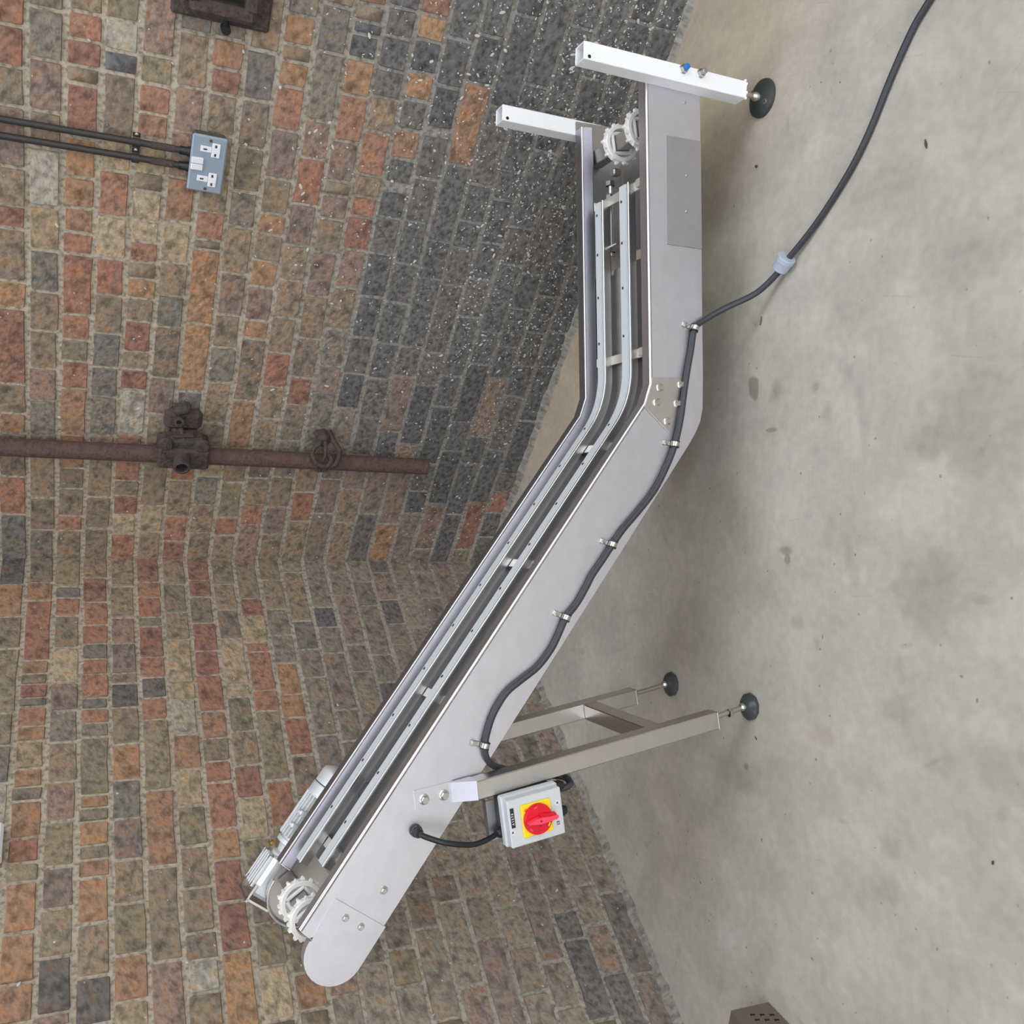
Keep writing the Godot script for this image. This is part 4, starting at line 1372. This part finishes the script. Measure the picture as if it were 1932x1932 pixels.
func build_bracket() -> void:
	var c := thing("iron_bracket", "dark cast-iron wall bracket with an open socket, high on the grimy brick wall", "bracket", Vector3(1.835, 1.192, 0.0))
	var st := begin()
	# frame of four bars round an opening, bulging out of a wall plate
	box(st, Vector3(0.02, 0.0, 0.006), Vector3(0.26, 0.225, 0.018), Basis(), 0.006)
	box(st, Vector3(-0.075, 0.0, 0.03), Vector3(0.035, 0.15, 0.05), Basis(), 0.01)
	box(st, Vector3(0.03, 0.065, 0.03), Vector3(0.2, 0.035, 0.05), Basis(), 0.01)
	box(st, Vector3(0.03, -0.065, 0.03), Vector3(0.2, 0.035, 0.05), Basis(), 0.01)
	box(st, Vector3(0.11, 0.0, 0.03), Vector3(0.035, 0.15, 0.05), Basis(), 0.01)
	add("frame", st, M.iron, c)
	st = begin()
	box(st, Vector3(0.02, 0.0, 0.0165), Vector3(0.15, 0.09, 0.004), Basis())
	add("recess", st, M.dark, c)
	st = begin()
	cyl(st, Vector3(-0.01, 0.01, 0.012), Vector3(0.0, 0.012, 0.06), 0.014, 12)
	box(st, Vector3(0.02, -0.02, 0.04), Vector3(0.05, 0.014, 0.014), Basis(Vector3(0, 0, 1), 0.5), 0.004)
	add("bolt_end", st, M.iron, c)
	st = begin()
	cyl(st, Vector3(-0.118, -0.012, 0.0), Vector3(-0.118, -0.012, 0.035), 0.011, 12)
	cyl(st, Vector3(-0.118, -0.012, 0.026), Vector3(-0.075, -0.008, 0.03), 0.006, 10)
	add("drop_pin", st, M.dark, c)

func build_wall_box() -> void:
	var c := thing("wall_box", "white plastic box on the left-hand brick wall, cut off by the picture's edge", "box", Vector3(0.0, 1.66, 1.054))
	var st := begin()
	box(st, Vector3(0.022, 0.045, 0), Vector3(0.04, 0.19, 0.10), Basis(), 0.006)
	add("casing", st, M.white_plastic, c)
	st = begin()
	box(st, Vector3(0.0435, 0.045, 0), Vector3(0.004, 0.17, 0.088), Basis(), 0.0015)
	add("cover", st, M.white_plastic, c)

func build_vent_box() -> void:
	# stands on the floor at the picture's edge; its perforated side faces the camera
	var along := Vector3(0.466, 0, 0.885).normalized()
	var out := Vector3(along.z, 0, -along.x)
	var at := Vector3(0.3929, 0, 1.9048)
	var c := thing("perforated_casing", "brushed metal casing with punched vent holes on the floor at the picture's edge", "casing", at, atan2(-along.z, along.x))
	# own axes: x along the side, y up, -z out of the side
	var high := VENT_H
	var st := begin()
	box(st, Vector3(0.16, high * 0.5, 0.12), Vector3(0.32, high, 0.24), Basis(), 0.0015)
	var body := add("body", st, M.vent, c)
	for r in 3:
		for k in 9:
			if (r + k) % 5 == 4:
				continue
			st = begin()
			box(st, Vector3(0.028 + k * 0.017 + r * 0.006, high * 0.62 - r * 0.022, -0.0003), Vector3(0.007, 0.011, 0.001), Basis(Vector3(0, 0, 1), 0.25), 0.0)
			add("vent_hole", st, M.dark, body)
			st = begin()
			box(st, Vector3(0.0325 + k * 0.017 + r * 0.006, high * 0.62 - r * 0.022, -0.0010), Vector3(0.0015, 0.011, 0.002), Basis(Vector3(0, 0, 1), 0.25), 0.0)
			add("punched_lip", st, M.vent, body)

func build_debris() -> void:
	for d in [["dry_leaf", 2.051, 1.046, 0.020, 0.006, 0.9, "leaf", "dark dry leaf fragment on the floor beyond the black cable", "leaf"], ["twig", 1.543, 0.836, 0.020, 0.002, 0.4, "twig", "thin dark twig on the floor below the cable bend", "twig"], ["grit_crumb", 1.813, 0.569, 0.005, 0.004, 0.0, "grit", "dark grit crumb near the white leg's foot", "grit"],
			["dry_leaf", 1.158, 2.031, 0.008, 0.005, 0.5, "leaf", "small curled leaf scrap near the casing side of the open floor", "leaf"], ["twig", 0.80, 1.48, 0.008, 0.0018, 1.2, "twig", "tiny twig on the floor beside the stand's near foot", "twig"]]:
		var o := thing(d[0], d[7], d[8], Vector3(d[1], 0.0, d[2]), d[5])
		var st := begin()
		if d[0] == "dry_leaf":
			st.set_smooth_group(1)
			var n := 8
			for i in n:
				var x0: float = d[3] * (float(i) / n - 0.5)
				var x1: float = d[3] * (float(i + 1) / n - 0.5)
				var w0: float = d[4] * sin(PI * clampf(float(i) / n, 0.02, 0.98)) * 0.5
				var w1: float = d[4] * sin(PI * clampf(float(i + 1) / n, 0.02, 0.98)) * 0.5
				for s in [-1.0, 1.0]:
					out_quad(st, Vector3(x0, 0.0006, 0), Vector3(x1, 0.0006, 0), Vector3(x1, 0.0028, s * w1), Vector3(x0, 0.0028, s * w0), Vector3(0, -1, 0))
					out_quad(st, Vector3(x0, 0.0000, 0), Vector3(x1, 0.0000, 0), Vector3(x1, 0.0022, s * w1), Vector3(x0, 0.0022, s * w0), Vector3(0, 1, 0))
			add("blade", st, M[d[6]], o)
		elif d[0] == "twig":
			tube(st, smooth_path([Vector3(-d[3] / 2, d[4], 0), Vector3(0, d[4] * 1.3, 0.001), Vector3(d[3] / 2, d[4], -0.001)], 4), d[4] * 0.7, 7)
			add("stem", st, M[d[6]], o)
		else:
			lathe(st, [[0.0, 0.0], [d[4], 0.0], [d[4] * 0.8, d[4]], [0.0, d[4] * 1.3]], Vector3(), Vector3(0.1, 1, 0.2), 7)
			add("crumb", st, M[d[6]], o)

const VENT_H := 0.105

# ------------------------------------------------------------------ scene
func _ready() -> void:
	# camera, on its side as the photograph was taken
	var cam := Camera3D.new()
	cam.name = "camera"
	cam.projection = Camera3D.PROJECTION_PERSPECTIVE
	cam.keep_aspect = Camera3D.KEEP_HEIGHT
	cam.fov = 54.9337
	cam.near = 0.05
	cam.far = 60.0
	var turn := Basis(Vector3(0, 1, 0), deg_to_rad(39.1872)) * Basis(Vector3(1, 0, 0), deg_to_rad(-24.0458)) * Basis(Vector3(0, 0, 1), deg_to_rad(1.7956 + 90.0 * ROLL))
	cam.transform = Transform3D(turn, Vector3(2.3768, 1.4785, 2.6039))
	add_child(cam)
	cam.current = true
	# daylight: an even bright sky through the doorway behind the camera and the rooflights
	var sky_mat := ProceduralSkyMaterial.new()
	sky_mat.sky_top_color = Color(0.89, 0.915, 0.955)
	sky_mat.sky_horizon_color = Color(0.95, 0.955, 0.96)
	sky_mat.ground_bottom_color = Color(0.5, 0.49, 0.47)
	sky_mat.ground_horizon_color = Color(0.75, 0.75, 0.74)
	sky_mat.sky_energy_multiplier = 1.0
	var sky := Sky.new()
	sky.sky_material = sky_mat
	var env := Environment.new()
	env.background_mode = Environment.BG_SKY
	env.sky = sky
	env.background_energy_multiplier = SKY
	env.tonemap_mode = Environment.TONE_MAPPER_LINEAR
	env.tonemap_exposure = EXPOSURE
	env.sdfgi_enabled = true
	env.ssao_enabled = true
	env.ssil_enabled = true
	var we := WorldEnvironment.new()
	we.name = "environment"
	we.environment = env
	add_child(we)

	rng.seed = 1
	make_materials()
	M.vent = mat(col(150, 138, 124), 0.45, 0.8)
	build_room()
	build_conveyor()
	build_cable()
	build_socket()
	build_conduits()
	build_pipe()
	build_bracket()
	build_wall_box()
	build_vent_box()
	build_debris()

const SLIVER := 0.055
const ROLL := -1.0
const SKY := 4.2
const EXPOSURE := 1.0
